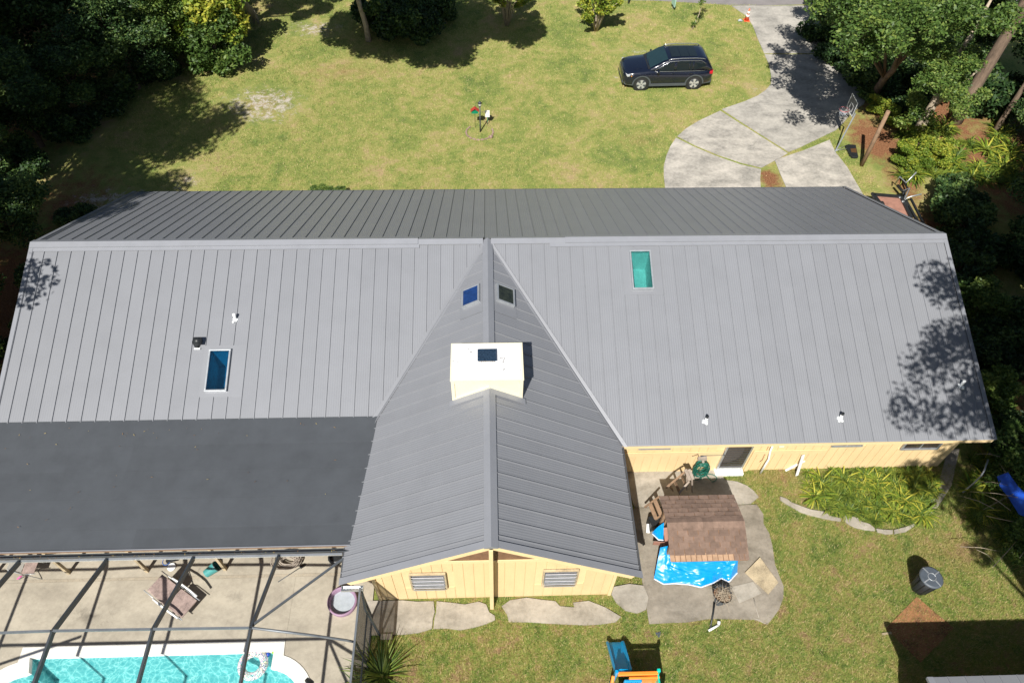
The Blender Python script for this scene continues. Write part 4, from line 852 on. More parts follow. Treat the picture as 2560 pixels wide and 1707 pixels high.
# black bin
bc = on(2296, 1468, 0); bn = thing('rubbish_bin', 'black round rubbish bin with a lid standing on the lawn', 'bin', (bc.x, bc.y, 0)); N = 28
MB().tube([bc+Vector((0, 0, .0)), bc+Vector((0, 0, .12)), bc+Vector((0, 0, .86))], [.25, .265, .33], N).build('body', 'black', bn)
for k in range(12):
    a = 2*math.pi*k/12+.2; MB().bar(bc+Vector((.262*math.cos(a), .262*math.sin(a), .1)), bc+Vector((.328*math.cos(a), .328*math.sin(a), .80)), .02, .03).build('rib', 'black', bn)
lid = MB().tube([bc+Vector((0, 0, .85)), bc+Vector((0, 0, .89)), bc+Vector((0, 0, .92))], [.355, .355, .30], N).build('lid', 'tubgrey', bn)
for k in range(4): a = .5+k*math.pi/2; MB().bar(bc+Vector((.14*math.cos(a), .14*math.sin(a), .93)), bc+Vector((.34*math.cos(a), .34*math.sin(a), .905)), .035, .02).build('lid_rib', 'steel', lid)
mb = MB(); mb.tube([bc+Vector((.12*math.cos(t*.524), .12*math.sin(t*.524), .925)) for t in range(13)], .012, 6); mb.build('lid_ring', 'steel', lid)
def p7(a, b_, z=.03): return on(2060+a/4.272, 1340+b_/4.272, z)
tag(MB().slab([p7(992, 645), p7(1385, 978), p7(1032, 1345), p7(662, 978)], (0, 0, 1), .012).build('rusty_sheet', 'rust', None), 'large square rust orange sheet on the grass, half in shade', 'metal sheet')
tag(MB().bar(p7(620, 1045, .03), p7(720, 1030, .03), .06, .03).build('timber_offcut', 'ply', None), 'short pale timber offcut beside the rusty sheet', 'timber')
# metal shed at the lower right corner
sh = thing('metal_shed', 'grey metal roofed shed cut off by the lower right corner', 'shed', (14.5, -16.5, 0))
X0, X1, Y0, YR_, ZE, ZT = 11.45, 17.6, -14.22, -16.6, 2.75, 3.35
for s in (1, -1):
    k = 0; x = X0
    while x < X1:
        b_ = min(x+.46, X1); ya = Y0 if s > 0 else 2*YR_-Y0; n_ = Vector((0, s*.25, 1)).normalized()
        mb = MB(); pr = [(x, 0), (x+.004, .03), (x+.03, .03), (x+.034, 0), (b_, 0)]
        vs = [(q, ya, ZE+h) for q, h in pr]+[(q, YR_, ZT+h) for q, h in pr]; mb.add(vs, [(i, i+1, 6+i, 5+i) for i in range(4)] if s > 0 else [(i+1, i, 5+i, 6+i) for i in range(4)]); mb.build('roof_panel', 'roof', sh, fix=False); x = b_
    MB().slab([(X0-.08, ya, ZE+.04), (X0+.08, ya, ZE+.04), (X0+.08, YR_, ZT+.04), (X0-.08, YR_, ZT+.04)][::s], (0, s*.25, 1), .09).build('rake_trim', 'trim', sh)
for p_, q_ in (((X0+.3, Y0-.25), (X1-.3, Y0-.25)), ((X0+.35, Y0-.3), (X0+.35, -18.8)), ((X1-.35, Y0-.3), (X1-.35, -18.8)), ((X0+.3, -18.85), (X1-.3, -18.85))): MB().bar((*p_, ZE/2), (*q_, ZE/2), .08, ZE-.02).build('wall', 'creamtrim', sh)
MB().slab([(X0+.35, Y0-.3, ZE-.03), (X0+.35, YR_, ZT-.05), (X0+.35, -18.8, ZE-.03)], (1, 0, 0), .06).build('gable', 'creamtrim', sh)
# play set with slide
MT['blue'] = mat('bright_blue_plastic', (.0, .29, .60), .3, 0, .05, 4, 30); MT['orange'] = mat('orange_plastic', (.95, .27, .03), .4, 0, .05, 4, 30); MT['aqua'] = mat('turquoise_plastic', (.0, .56, .44), .35, 0, .05, 4, 30)
ps = thing('play_set', 'blue slide with an orange and turquoise toddler play tower', 'play set', (4.1, -13.4, 0))
yT, yB = -13.42, -12.42; xa, xb = 3.50, 4.02
def SZ(t): return .20+.78*t**.9
mb = MB(); vs = []; K = 12
for k in range(K+1):
    t = k/K; y = yB+(yT-yB)*t; z = SZ(t); w0, w1 = xa+.015*t, xb
    vs += [(w0, y, z+.12), (w0+.05, y, z+.12), (w0+.08, y, z), (w1-.08, y, z), (w1-.05, y, z+.12), (w1, y, z+.12), (w1, y, z-.03), (w0, y, z-.03)]
mb.add(vs, [(k*8+i, k*8+(i+1) % 8, (k+1)*8+(i+1) % 8, (k+1)*8+i) for k in range(K) for i in range(8)]+[tuple(range(8)), tuple(reversed(range(K*8, K*8+8)))], False); mb.build('slide', 'blue', ps)
MB().slab([(xa+.05, -13.46, 1.02), (xb-.02, -13.46, 1.02), (xb-.02, -13.46, 1.10), (xa+.42, -13.46, 1.28), (xa+.18, -13.46, 1.34), (xa+.05, -13.46, 1.30)], (0, 1, 0), .05).build('arch', 'blue', ps)
MB().box((4.12, -13.60, 1.36), (1.12, .10, .10)).build('top_rail', 'orange', ps, bevel=.02)
MB().box((4.30, -13.70, .95), (.86, .06, .78)).build('front_panel', 'orange', ps, bevel=.015)
MB().box((4.12, -14.05, .62), (1.04, .74, .05)).build('platform', 'white', ps)
MB().box((3.98, -13.76, 1.18), (.5, .08, .22)).build('window_panel', 'blue', ps, bevel=.03)
MB().box((4.1, -14.46, .8), (1.04, .06, 1.2)).build('rear_panel', 'orange', ps)
for x, m_, z in ((3.53, 'blue', 1.46), (4.70, 'aqua', 1.48)):
    for y in (-13.55, -14.5): MB().box((x, y, z/2), (.09, .09, z)).build('post', m_, ps, bevel=.015)
MB().bar((3.44, -13.62, 1.30), (3.22, -14.4, 1.05), .09, .10).build('side_rail', 'orange', ps, bevel=.02)
MB().box((4.69, -14.02, .7), (.05, .85, 1.3)).build('side_panel', 'aqua', ps, bevel=.015)

# ------------------------------------------------------------------ things at the right of the drive
bp = on(2087, 381); bb = thing('basketball_hoop', 'portable basketball hoop with a dark square backboard beside the driveway', 'basketball hoop', tuple(bp))
def p7b(a, b_, z): return on(2060+a/4.61, 220+b_/4.61, z)
zb = 1.85; bl = p7b(262, 215, zb); brr = p7b(322, 338, zb); up = Vector((0, 0, .78)); wdir = (brr-bl)
nb = wdir.cross(up).normalized()
if nb.x > 0: nb = -nb
bl2 = bl
MB().bar(bp, (bl+brr)/2-nb*.35+Vector((0, 0, -.1)), .06, .06).build('pole', 'bronze2', bb)
MB().bar((bl+brr)/2-nb*.35+Vector((0, 0, -.12)), (bl+brr)/2+Vector((0, 0, .25))-nb*.03, .04, .04).build('arm', 'steel', bb)
bo = MB().slab([bl, brr, brr+up, bl+up], nb, .035).build('backboard', 'bronze', bb)
def frame_on(a, b_, u, inset, th, name, m_):
    P = bl+wdir*a; Q = bl+wdir*b_; mb = MB(); o_ = nb*.006
    for s_, e_ in ((P+up*u[0], Q+up*u[0]), (Q+up*u[0], Q+up*u[1]), (Q+up*u[1], P+up*u[1]), (P+up*u[1], P+up*u[0])): mb.bar(s_+o_, e_+o_, .01, th, up=nb.cross((e_-s_).normalized()))
    return mb.build(name, m_, bo)
frame_on(.02, .98, (.02, .98), 0, .03, 'border_line', 'white'); frame_on(.30, .70, (.12, .55), 0, .028, 'target_square', 'white')
MT['hoopred'] = mat('faded_red_steel', (.55, .16, .17), .5); rc_ = (bl+brr)/2+nb*.30+Vector((0, 0, .12))
MB().tube([rc_+Vector((.23*math.cos(t*.3142), .23*math.sin(t*.3142), 0)) for t in range(21)], .014, 6).build('rim', 'hoopred', bb)
mb = MB()
for k in range(12):
    a = k*math.pi/6
    for s_ in (1, -1): mb.tube([rc_+Vector((.23*math.cos(a), .23*math.sin(a), 0)), rc_+Vector((.16*math.cos(a+s_*.4), .16*math.sin(a+s_*.4), -.2)), rc_+Vector((.12*math.cos(a), .12*math.sin(a), -.38))], .004, 4)
mb.build('net', 'hem', bb)
q = p7b(320, 735, 0)
MB().prism([tuple(p7b(a, b_, .1)[:2]) for a, b_ in [(245, 665), (280, 655), (365, 662), (395, 800), (330, 800), (295, 770)]], .0, .14).build('base', 'black', bb, bevel=.03)
for s_ in ((245, 665), (260, 700)): MB().tube([bp+Vector((0, 0, .1)), p7b(*s_, .1)], .012, 6).build('strut', 'steel', bb)
tag(MB().prism([tuple(p7b(a, b_, .15)[:2]) for a, b_ in [(305, 700), (372, 695), (378, 745), (315, 740)]], .141, .15).build('leaf_pile', 'litter', None), 'brown leaves lying on the hoop base', 'leaves'); bpy.data.objects['leaf_pile']['kind'] = 'stuff'
pb = on(2153.3, 414); pt = Vector((19.05, 10.35, 3.2))
MB_ = MB().tube([pb-Vector((0, 0, .1)), pt*.5+pb*.5+Vector((.02, 0, 0)), pt], [.10, .10, .095], 10)
tag(MB_.build('wooden_post', 'wood', None), 'tall bare brown wooden post standing on the bark beside the driveway', 'post')
# trailer with brown bed
tr_ = thing('utility_trailer', 'small flat trailer with a black frame and reddish brown bed', 'trailer', (19.6, 6.6, 0))
def p8(a, b_, z): return on(2180+a/7.84, 400+b_/7.84, z)
A, B, C_, D = p8(20, 690, .55), p8(560, 735, .55), p8(760, 1150, .55), p8(330, 1100, .55)
n_ = Vector((0, 0, 1))
MB().slab([A, B, C_, D], (0, 0, 1), .04).build('bed', 'red', tr_)
for s_, e_ in ((A, B), (B, C_), (A, D)): MB().bar(s_+Vector((0, 0, .03)), e_+Vector((0, 0, .03)), .14, .12).build('side_rail', 'black', tr_)
MB().bar(p8(0, 650, .6), p8(60, 760, .6), .10, .10).build('tail_bar', 'black', tr_)
MB().bar(p8(640, 760, .5), p8(1060, 1500, .5), .10, .10).build('drawbar', 'black', tr_); MB().bar(p8(760, 760, .5), p8(1130, 1480, .5), .08, .08).build('drawbar', 'black', tr_)
for q in (p8(600, 930, .3), p8(150, 930, .3)):
    wl_ = MB().tube([q+Vector((-.09, 0, 0)), q+Vector((.09, 0, 0))], [.30, .30], 20).build('wheel', 'rubber', tr_); MB().tube([q+Vector((-.095, 0, 0)), q+Vector((.095, 0, 0))], [.15, .15], 14).build('rim', 'steel', wl_)
MB().cyl(p8(600, 825, .6), .06, .05, 12).build('coupler', 'alu', tr_); MB().cyl(p8(540, 745, .6), .05, .05, 12).build('coupler', 'alu', tr_)
wr_ = thing('bent_tube_frame', 'two bent pale metal tube frames standing behind the trailer', 'tube frame', tuple(p8(600, 520, 0)))
for l in ([(460, 460, .4), (550, 330, .9), (670, 450, .8), (870, 240, 1.3)], [(610, 605, .7), (740, 560, .9), (640, 770, .7), (760, 720, .8), (970, 670, 1.0)]):
    MB().tube([p8(*q) for q in l], .035, 8).build('tube', 'alu', wr_)
mb = MB().tube([p8(500, 500, .45), p8(620, 640, .45), p8(640, 760, .3)], .07, 8).tube([p8(560, 340, .1), p8(700, 560, .3), p8(600, 700, .2)], .05, 8); mb.build('frame_base', 'black', wr_)
# blue tarpaulin and hoop in the undergrowth
q = [on(2493, 1190, .8), on(2520, 1180, 1.0), on(2545, 1215, 1.0), on(2585, 1255, 1.0), on(2590, 1300, .9), on(2548, 1285, .7), on(2520, 1240, .7), on(2500, 1215, .7)]
MT['darkblue'] = mat('bright_blue_sheet', (.01, .07, .45), .4, 0, .2, 6, 40)
tag(MB().slab(q, (0, 0, 1), .02).build('blue_sheet', 'darkblue', None), 'crumpled bright blue sheet behind twigs at the right edge', 'sheet')
tag(MB().tube([on(1960+2000/3.92, 1080+270/3.92, 1.1), on(1960+1960/3.92, 1080+380/3.92, 1.1), on(1960+1930/3.92, 1080+430/3.92, .9), on(1960+1870/3.92, 1080+490/3.92, .5), on(1960+1750/3.92, 1080+590/3.92, .1)], .03, 8).build('bent_pole', 'steel', None), 'bent grey pole among the shrubs right of the house end', 'pole')

# ------------------------------------------------------------------ front lawn: lamp post bed, cone, signs
lp = on(1200.9, 330.3); lamp = thing('lamp_post', 'black garden lamp post with a lantern in the small brick edged bed', 'lamp post', tuple(lp))
MB().tube([lp, lp+Vector((0, 0, .5)), lp+Vector((0, 0, 1.5))], [.045, .035, .03], 10).build('pole', 'bronze', lamp)
MB().cyl(lp+Vector((0, 0, 1.5)), .05, .05, 10, .08).build('collar', 'bronze', lamp); MB().cyl(lp+Vector((0, 0, 1.55)), .065, .16, 6, .10).build('lantern', 'coping', lamp); MB().cyl(lp+Vector((0, 0, 1.71)), .13, .10, 6, .02).build('lantern_cap', 'bronze', lamp); MB().cyl(lp+Vector((0, 0, 1.81)), .012, .05, 6).build('finial', 'bronze', lamp)
MB().tube([lp+Vector((0, 0, 1.18)), lp+Vector((.18, 0, 1.2)), lp+Vector((.42, -.02, 1.2))], .009, 6).build('arm', 'bronze', lamp)
q = on(1188.2, 320); bf = thing('bird_feeder', 'red and green bird feeder on a thin stake left of the lamp post', 'bird feeder', tuple(q))
MB().tube([q, q+Vector((0, 0, 1.15))], .009, 6).build('stake', 'black', bf)
MT['fred'] = mat('red_paint', (.42, .05, .03), .5); MT['fgreen'] = mat('green_paint', (.0, .22, .11), .5)
MB().box(q+Vector((0, 0, .98)), (.34, .14, .16)).build('body', 'fgreen', bf)
for s_ in (-1, 1): MB().slab([q+Vector((0, -.12, 1.22)), q+Vector((s_*.22, -.12, 1.05)), q+Vector((s_*.22, .12, 1.05)), q+Vector((0, .12, 1.22))], (s_*.6, 0, .8), .02).build('roof', 'fred', bf)
q = on(1219, 312); sg = thing('white_sign', 'small blank white sign on a stake right of the lamp post', 'sign', tuple(q))
MB().tube([q, q+Vector((0, 0, .5))], .015, 6).build('stake', 'fgreen', sg); MB().box(q+Vector((-.01, 0, .66)), (.25, .02, .40)).build('board', 'white', sg)
bed = thing('brick_ring', 'round flower bed edged with pinkish bricks at the lamp post foot', 'flower bed', tuple(on(1200, 333)))
c0 = on(1199, 332); MT['brick'] = mat('pinkish_brick', (.36, .25, .20), .9, 0, .15, 8, 50, objrand=.2)
MB().cyl(c0+Vector((0, 0, -.02)), .64, .035, 30).build('soil', 'lawn', bed)
for k in [0, 1, 8, 9, 10, 11, 12, 13, 14, 15, 16, 17, 18, 19, 20]:
    a = 2*math.pi*k/20.5; R = Matrix.Rotation(a+random.uniform(-.15, .15), 3, 'Z')@Matrix.Rotation(random.uniform(-.2, .2), 3, 'X')
    MB().box(c0+Vector((.70*math.cos(a), .66*math.sin(a), .03)), (.08, .16, .05), R).build('brick', 'brick', bed)
MB().tube([c0+Vector((.52, -.48, .05)), c0+Vector((.66, -.40, .06))], [.10, .08], 8).build('stone', 'brick', bed)
q = on(1866, 52, 0); cn_ = thing('traffic_cone', 'orange traffic cone with two white bands at the driveway edge', 'traffic cone', tuple(q))
MT['cone'] = mat('orange_cone_plastic', (.80, .13, .05), .5)
MB().box(q+Vector((0, 0, .02)), (.36, .36, .04)).build('base', 'cone', cn_); MB().cyl(q+Vector((0, 0, .04)), .15, .72, 16, .03).build('body', 'cone', cn_)
for z, r1, r2_ in ((.26, .120, .098), (.46, .087, .067)): MB().cyl(q+Vector((0, 0, z)), r1, .14, 16, r2_).build('band', 'white', cn_)
q = on(1850, 53, .05); tag(MB().tube([q+Vector((-.12, 0, 0)), q+Vector((.0, .03, .04)), q+Vector((.14, -.03, 0))], [.06, .09, .05], 8).build('litter_bag', 'paleblue', None), 'crumpled pale bag on the grass left of the cone', 'bag')
q = on(1681, 24, 0); ys = thing('yard_sign', 'pale green yard sign near the road seen nearly edge on', 'sign', tuple(q))
MB().bar(q+Vector((0, 0, .0)), q+Vector((0, 0, .25)), .02, .02).build('stake', 'steel', ys); MB().box(q+Vector((0, .0, .50)), (.06, .62, .45), Matrix.Rotation(.12, 3, 'Z')).build('board', mat('pale_green_board', (.35, .55, .45), .5), ys)
q = on(1571, 10, 0); mbx = thing('mailbox', 'dark mailbox on a post at the road edge', 'mailbox', tuple(q))
MB().bar(q, q+Vector((0, 0, 1.0)), .09, .09).build('post', 'black', mbx); MB().tube([q+Vector((0, -.25, 1.1)), q+Vector((0, .25, 1.1))], .11, 12).build('box', 'bronze', mbx)

# ------------------------------------------------------------------ black sport utility car
MT['carpaint'] = mat('black_blue_car_paint', (.006, .009, .02), .18, 0, .02, 2, 10, spec=.6, coat=1.0)
MT['carglass'] = mat('dark_tinted_car_glass', (.012, .018, .02), .05, 0, .05, 2, 10, spec=1.0)
MT['windshield'] = mat('green_windscreen_glass', (.015, .035, .04), .05, 0, .1, 2, 10, spec=1.0)
MT['cladding'] = mat('grey_plastic_cladding', (.07, .08, .085), .6, 0, .05, 3, 20)
MT['chrome'] = mat('satin_chrome', (.75, .76, .78), .2, .9, .02, 3, 10)
MT['alloy'] = mat('silver_alloy', (.62, .62, .63), .3, .5, .04, 6, 20); MT['tail'] = mat('red_tail_lamp', (.45, .01, .02), .2); MT['amber'] = mat('amber_lens', (.8, .3, .03), .2)
MT['lens'] = mat('clear_headlamp', (.65, .68, .70), .12, .3, .05, 10, 20, spec=1)
w1, w2 = on(1598.6, 224), on(1728.6, 220.9)             # near side wheels on the ground
axd = (w2-w1).normalized(); mid = (w1+w2)/2; lat = Vector((-axd.y, axd.x, 0)); cc_ = mid+lat*.86+axd*.02
car = thing('parked_car', 'black sport utility car parked on the front lawn beside the driveway', 'car', tuple(cc_))
CR = Matrix((axd, lat, Vector((0, 0, 1)))).transposed()
def K(x, y, z): return cc_+CR@Vector((x, y, z))
def lerp_tab(tab, x):
    for (a, *va), (b_, *vb) in zip(tab, tab[1:]):
        if x <= b_: t = max(0, min(1, (x-a)/(b_-a))); t = t*t*(3-2*t)*.35+t*.65; return [p+(q-p)*t for p, q in zip(va, vb)]
    return list(tab[-1][1:])
# x: half width, top height, belt height, sill height
BT = [(-2.52, .62, .78, .66, .42), (-2.46, .78, .92, .78, .34), (-2.3, .90, 1.02, .86, .30), (-2.0, .965, 1.07, .94, .28), (-1.5, .985, 1.12, .98, .28), (-1.05, .985, 1.17, 1.02, .28), (0, .985, 1.16, 1.05, .28), (1.5, .985, 1.16, 1.08, .28), (2.1, .97, 1.17, 1.08, .30), (2.38, .90, 1.15, 1.05, .34), (2.50, .80, 1.08, .95, .42)]
xs_ = [-2.52+5.02*k/48 for k in range(49)]; mb = MB(); vs = []; NR = 14
for x in xs_:
    hw, zt, zb_, zs = lerp_tab(BT, x); crown = .05 if x < -1 else .0
    half = [(hw*.93, zs), (hw*1.0, zs+.10), (hw*1.0, (zs+zb_)/2), (hw*.985, zb_), (hw*.93, zb_+(zt-zb_)*.6), (hw*.80, zt-.01), (hw*.4, zt+crown*.7)]
    vs += [K(x, -a, z) for a, z in half]+[K(x, a, z) for a, z in reversed(half)]
mb.add(vs, [(i*NR+j, i*NR+(j+1) % NR, (i+1)*NR+(j+1) % NR, (i+1)*NR+j) for i in range(48) for j in range(NR)]+[tuple(range(NR)), tuple(reversed(range(48*NR, 49*NR)))], True)
mb.build('body', 'carpaint', car)
# cabin: x: bottom half width, top half width, top height
GT = [(-1.12, .84, 0.84, 1.17), (-.75, .91, .83, 1.38), (-.35, .94, .83, 1.61), (-.05, .95, .82, 1.71), (.4, .95, .815, 1.745), (1.1, .95, .81, 1.745), (1.8, .94, .80, 1.72), (2.05, .93, .79, 1.66), (2.25, .91, .80, 1.42), (2.42, .86, .82, 1.14)]
gx = [-1.12+3.54*k/40 for k in range(41)]; vs = []; NG = 12
def cab(x):
    bw, tw, zt = lerp_tab(GT, x); zb0 = 1.10
    return bw, tw, zt, zb0
for x in gx:
    bw, tw, zt, zb0 = cab(x); h = zt-zb0
    half = [(bw, zb0), (bw-(bw-tw)*.5, zb0+h*.5), (tw, zb0+h*.88), (tw*.93, zb0+h*.965), (tw*.6, zt), (tw*.2, zt+.01)]
    vs += [K(x, -a, z) for a, z in half]+[K(x, a, z) for a, z in reversed(half)]
mb = MB().add(vs, [(i*NG+j, i*NG+(j+1) % NG, (i+1)*NG+(j+1) % NG, (i+1)*NG+j) for i in range(40) for j in range(NG)]+[tuple(range(NG)), tuple(reversed(range(40*NG, 41*NG)))], True); mb.build('cabin', 'carpaint', car)
def sidept(x, t, s, out=.008):
    bw, tw, zt, zb0 = cab(x); h = (zt-zb0)*.88; y = bw+(tw-bw)*t
    if t < .5: y = bw-(bw-tw)*t
    return K(x, s*(y+out), zb0+h*t)
def sidepane(x0, x1, t0a, t1a, name, m_, s, n=8, t0b=None, t1b=None):
    vs = []
    for k in range(n+1):
        x = x0+(x1-x0)*k/n; a = t0a+((t0b if t0b is not None else t0a)-t0a)*k/n; b_ = t1a+((t1b if t1b is not None else t1a)-t1a)*k/n
        vs += [sidept(x, a, s), sidept(x, (a+b_)/2, s, .012), sidept(x, b_, s)]
    return MB().add(vs, [(3*k+j, 3*k+j+1, 3*k+4+j, 3*k+3+j) for k in range(n) for j in range(2)], True).build(name, m_, car)
for s in (-1, 1):
    sidepane(-.62, .22, .08, .55, 'side_window', 'carglass', s, 10, .08, .93)
    sidepane(.36, 1.05, .08, .93, 'side_window', 'carglass', s); sidepane(1.10, 1.24, .08, .93, 'side_window', 'carglass', s, 3); sidepane(1.32, 1.98, .08, .93, 'side_window', 'carglass', s, 8, .45, .80)
    MB().tube([sidept(x, .03, s, .015) for x in [-.85+k*.28 for k in range(11)]], .012, 5).build('chrome_strip', 'chrome', car)
    MB().tube([sidept(-.80, .30, s, .012), sidept(-.45, .72, s, .012), sidept(-.05, .97, s, .01), sidept(.6, .99, s, .01), sidept(1.7, .98, s, .01), sidept(2.02, .70, s, .012)], .012, 5).build('chrome_strip', 'chrome', car)
    MB().tube([K(-.12, s*.77, 1.68), K(.02, s*.775, 1.735), K(.6, s*.775, 1.775), K(1.4, s*.77, 1.77), K(1.82, s*.76, 1.73), K(1.92, s*.75, 1.67)], .022, 8).build('roof_rail', 'chrome', car)
    mr = MB().box(K(-.68, s*1.08, 1.17), (.13, .22, .15), CR).build('mirror', 'carpaint', car, bevel=.03); MB().bar(K(-.64, s*.95, 1.12), K(-.66, s*1.03, 1.14), .05, .04).build('mirror_arm', 'carpaint', mr)
    for x in (-.02, .98): MB().box(K(x+.22, s*.995, 1.00), (.17, .03, .03), CR).build('door_handle', 'carpaint', car)
    for x in (-.86, .29, 1.20): MB().box(K(x, s*.987, .72), (.008, .012, .62), CR).build('door_gap', 'black', car)
    MB().bar(K(-1.05, s*.975, .34), K(1.04, s*.975, .34), .06, .15, up=(0, 0, 1)).build('sill_cladding', 'cladding', car)
    MB().bar(K(1.92, s*.955, .42), K(2.46, s*.84, .44), .06, .18).build('bumper_cladding', 'cladding', car); MB().bar(K(-1.93, s*.95, .40), K(-2.42, s*.78, .40), .06, .16).build('bumper_cladding', 'cladding', car)
    MB().box(K(-2.20, s*.74, .88), (.36, .34, .12), CR@Matrix.Rotation(s*-.35, 3, 'Z')).build('headlight', 'lens', car, bevel=.03)
    MB().box(K(-2.06, s*.915, .86), (.10, .05, .06), CR).build('side_marker', 'amber', car)
    MB().box(K(-2.35, s*.70, .48), (.12, .2, .07), CR).build('fog_light', 'lens', car)
    MB().box(K(2.34, s*.80, .98), (.28, .26, .17), CR@Matrix.Rotation(s*.3, 3, 'Z')).build('tail_light', 'tail', car, bevel=.03)
    for wx in (-1.49, 1.49):
        q = K(wx, s*.86, .38); ax = CR@Vector((0, s, 0)); rr = []
        MB().tube([K(wx, s*.60, .39), K(wx, s*.986, .39)], [.47, .47], 28).build('wheel_arch', 'black', car)
        mb = MB(); vs = []
        for k in range(15):
            a = math.pi*k/14; 
            for r in (.455, .53): vs.append(K(wx+r*math.cos(a), s*.992, .39+r*math.sin(a)*.98))
        mb.add(vs, [(2*k, 2*k+1, 2*k+3, 2*k+2) for k in range(14)]).build('arch_cladding', 'cladding', car)
        ty = MB().tube([q-ax*.10, q+ax*.10, q+ax*.13, q+ax*.135], [.385, .385, .36, .27], 30).build('wheel', 'rubber', car)
        MB().tube([q+ax*.11, q+ax*.138], [.275, .262], 26).build('rim_well', 'cladding', ty)
        for k in range(5):
            a = 2*math.pi*k/5+.3; d = CR@Vector((math.cos(a), 0, math.sin(a))); e = CR@Vector((-math.sin(a), 0, math.cos(a)))
            MB().slab([q+ax*.15+d*.03-e*.035, q+ax*.15+d*.255-e*.075, q+ax*.15+d*.265, q+ax*.15+d*.255+e*.075, q+ax*.15+d*.03+e*.035][::s], ax, .02).build('spoke', 'alloy', ty)
        MB().tube([q+ax*.13, q+ax*.145], [.27, .27], 26, cap=False).build('rim', 'alloy', ty)
# windscreen, rear window, sunroof
def toppane(x0, x1, f, name, m_, n=8, out=.012):
    vs = []
    for k in range(n+1):
        x = x0+(x1-x0)*k/n; bw, tw, zt, zb0 = cab(x)
        for j in range(7): u_ = -1+j/3; vs.append(K(x, u_*tw*f, zt+out+.008*(1-u_*u_)))
    MB().add(vs, [(7*k+j, 7*k+j+1, 7*k+8+j, 7*k+7+j) for k in range(n) for j in range(6)], True).build(name, m_, car)
toppane(-1.06, -.14, .86, 'windscreen', 'windshield', 8, .02); toppane(2.08, 2.38, .82, 'rear_window', 'carglass', 6, .015)
for a, b_ in ((.08, .56), (.585, 1.06), (1.085, 1.52)): toppane(a, b_, .66, 'sunroof_glass', 'carglass', 3, .014)
MB().box(K(-1.12, 0, 1.185), (.12, 1.45, .03), CR).build('scuttle', 'black', car)
for y in (-.3, .35): MB().bar(K(-1.10, y, 1.215), K(-.98, y+.5, 1.27), .02, .02).build('wiper', 'black', car)
gl_ = MB().box(K(-2.42, 0, .80), (.12, 1.1, .20), CR).build('grille', 'black', car)
for z in (.74, .80, .86): MB().box(K(-2.485, 0, z), (.02, 1.12, .018), CR).build('grille_bar', 'chrome', gl_)
MB().box(K(-2.46, 0, .40), (.12, 1.35, .14), CR).build('bumper_cladding', 'cladding', car); MB().box(K(2.47, 0, .46), (.10, 1.5, .2), CR).build('bumper_cladding', 'cladding', car)
for x in (-1.95, -1.2): MB().tube([K(x, -.62, lerp_tab(BT, x)[1]+.028), K(x+.5 if x < -1.5 else x, -.66, lerp_tab(BT, x+.4)[1]+.03)], .006, 4).build('bonnet_crease', 'carpaint', car)

# ------------------------------------------------------------------ vegetation
def leaves(name, clumps, nleaf, size, m, asp=.5, up=.35, spread=1.0, droop=0.0):
    """leaf-sized faces spread through clumps (centre, radius)"""
    C = np.array([c for c, r in clumps]); Rr = np.array([r for c, r in clumps]); wgt = Rr**2; wgt /= wgt.sum()
    idx = rng.choice(len(C), nleaf, p=wgt); d = rng.normal(size=(nleaf, 3)); d /= np.linalg.norm(d, axis=1)[:, None]
    rr = rng.random(nleaf)**.42; pos = C[idx]+d*(rr*Rr[idx]*spread)[:, None]*np.array([1, 1, .72])
    a = rng.normal(size=(nleaf, 3)); a[:, 2] = a[:, 2]*.5-droop; a /= np.linalg.norm(a, axis=1)[:, None]
    nn_ = rng.normal(size=(nleaf, 3))+np.array([0, 0, up*2.2]); b = np.cross(nn_, a); b /= np.linalg.norm(b, axis=1)[:, None]
    s = size*rng.uniform(.6, 1.35, nleaf); h = a*s[:, None]; q = b*(s*asp)[:, None]
    co = np.stack([pos-h, pos+q, pos+h, pos-q], 1).reshape(-1, 3)
    ct = rng.normal(0, .16, len(C)); tint = np.clip(.5+ct[idx]+rng.normal(0, .24, nleaf), 0, 1)
    return mesh_np(name, co, nleaf, tint, m, nv=4)
def crown_clumps(R, z0, z1, n, lump=.42, seed=1):
    r_ = random.Random(seed); out = []
    for k in range(n):
        for _ in range(40):
            x, y, z = r_.uniform(-1, 1), r_.uniform(-1, 1), r_.uniform(-1, 1); q = x*x+y*y+z*z
            if .25 < q < 1: break
        s = r_.uniform(.62, 1.18); out.append(((x*R*s, y*R*s, (z0+z1)/2+z*(z1-z0)/2*s), R*lump*r_.uniform(.55, 1.15)))
    return out
def trunk_mesh(name, clumps, r0, zt, m, lean=(0, 0), seed=1, nl=9):
    r_ = random.Random(seed); mb = MB(); pts = []; n = 7
    for k in range(n+1):
        t = k/n; pts.append((lean[0]*t+r_.uniform(-.08, .08)*(k > 0), lean[1]*t+r_.uniform(-.08, .08)*(k > 0), zt*t))
    mb.tube([(0, 0, -.1)]+pts, [r0*1.35]+[r0*(1.15-.8*k/n) for k in range(n+1)], 9)
    for c, rr in r_.sample(clumps, min(nl, len(clumps))):
        t = r_.uniform(.35, .9); p = Vector(pts[int(t*n)]); c = Vector(c); mid = p.lerp(c, .5)+Vector((r_.uniform(-.2, .2), r_.uniform(-.2, .2), r_.uniform(0, .3)))
        mb.tube([p, mid, c], [r0*.45, r0*.28, r0*.08], 6)
    o = mb.build(name, m, None, (0, 0, 0)); me = o.data; bpy.data.objects.remove(o); return me
PRO = {}
def proto(key, R, z0, z1, n, nl, size, m, r0, bark, lump=.42, seed=1, **kw):
    cl = crown_clumps(R, z0, z1, n, lump, seed); PRO[key] = (leaves('crown', cl, nl, size, m, **kw), trunk_mesh('trunk', cl, r0, z0+(z1-z0)*.6, bark, (0, 0), seed) if r0 else None)
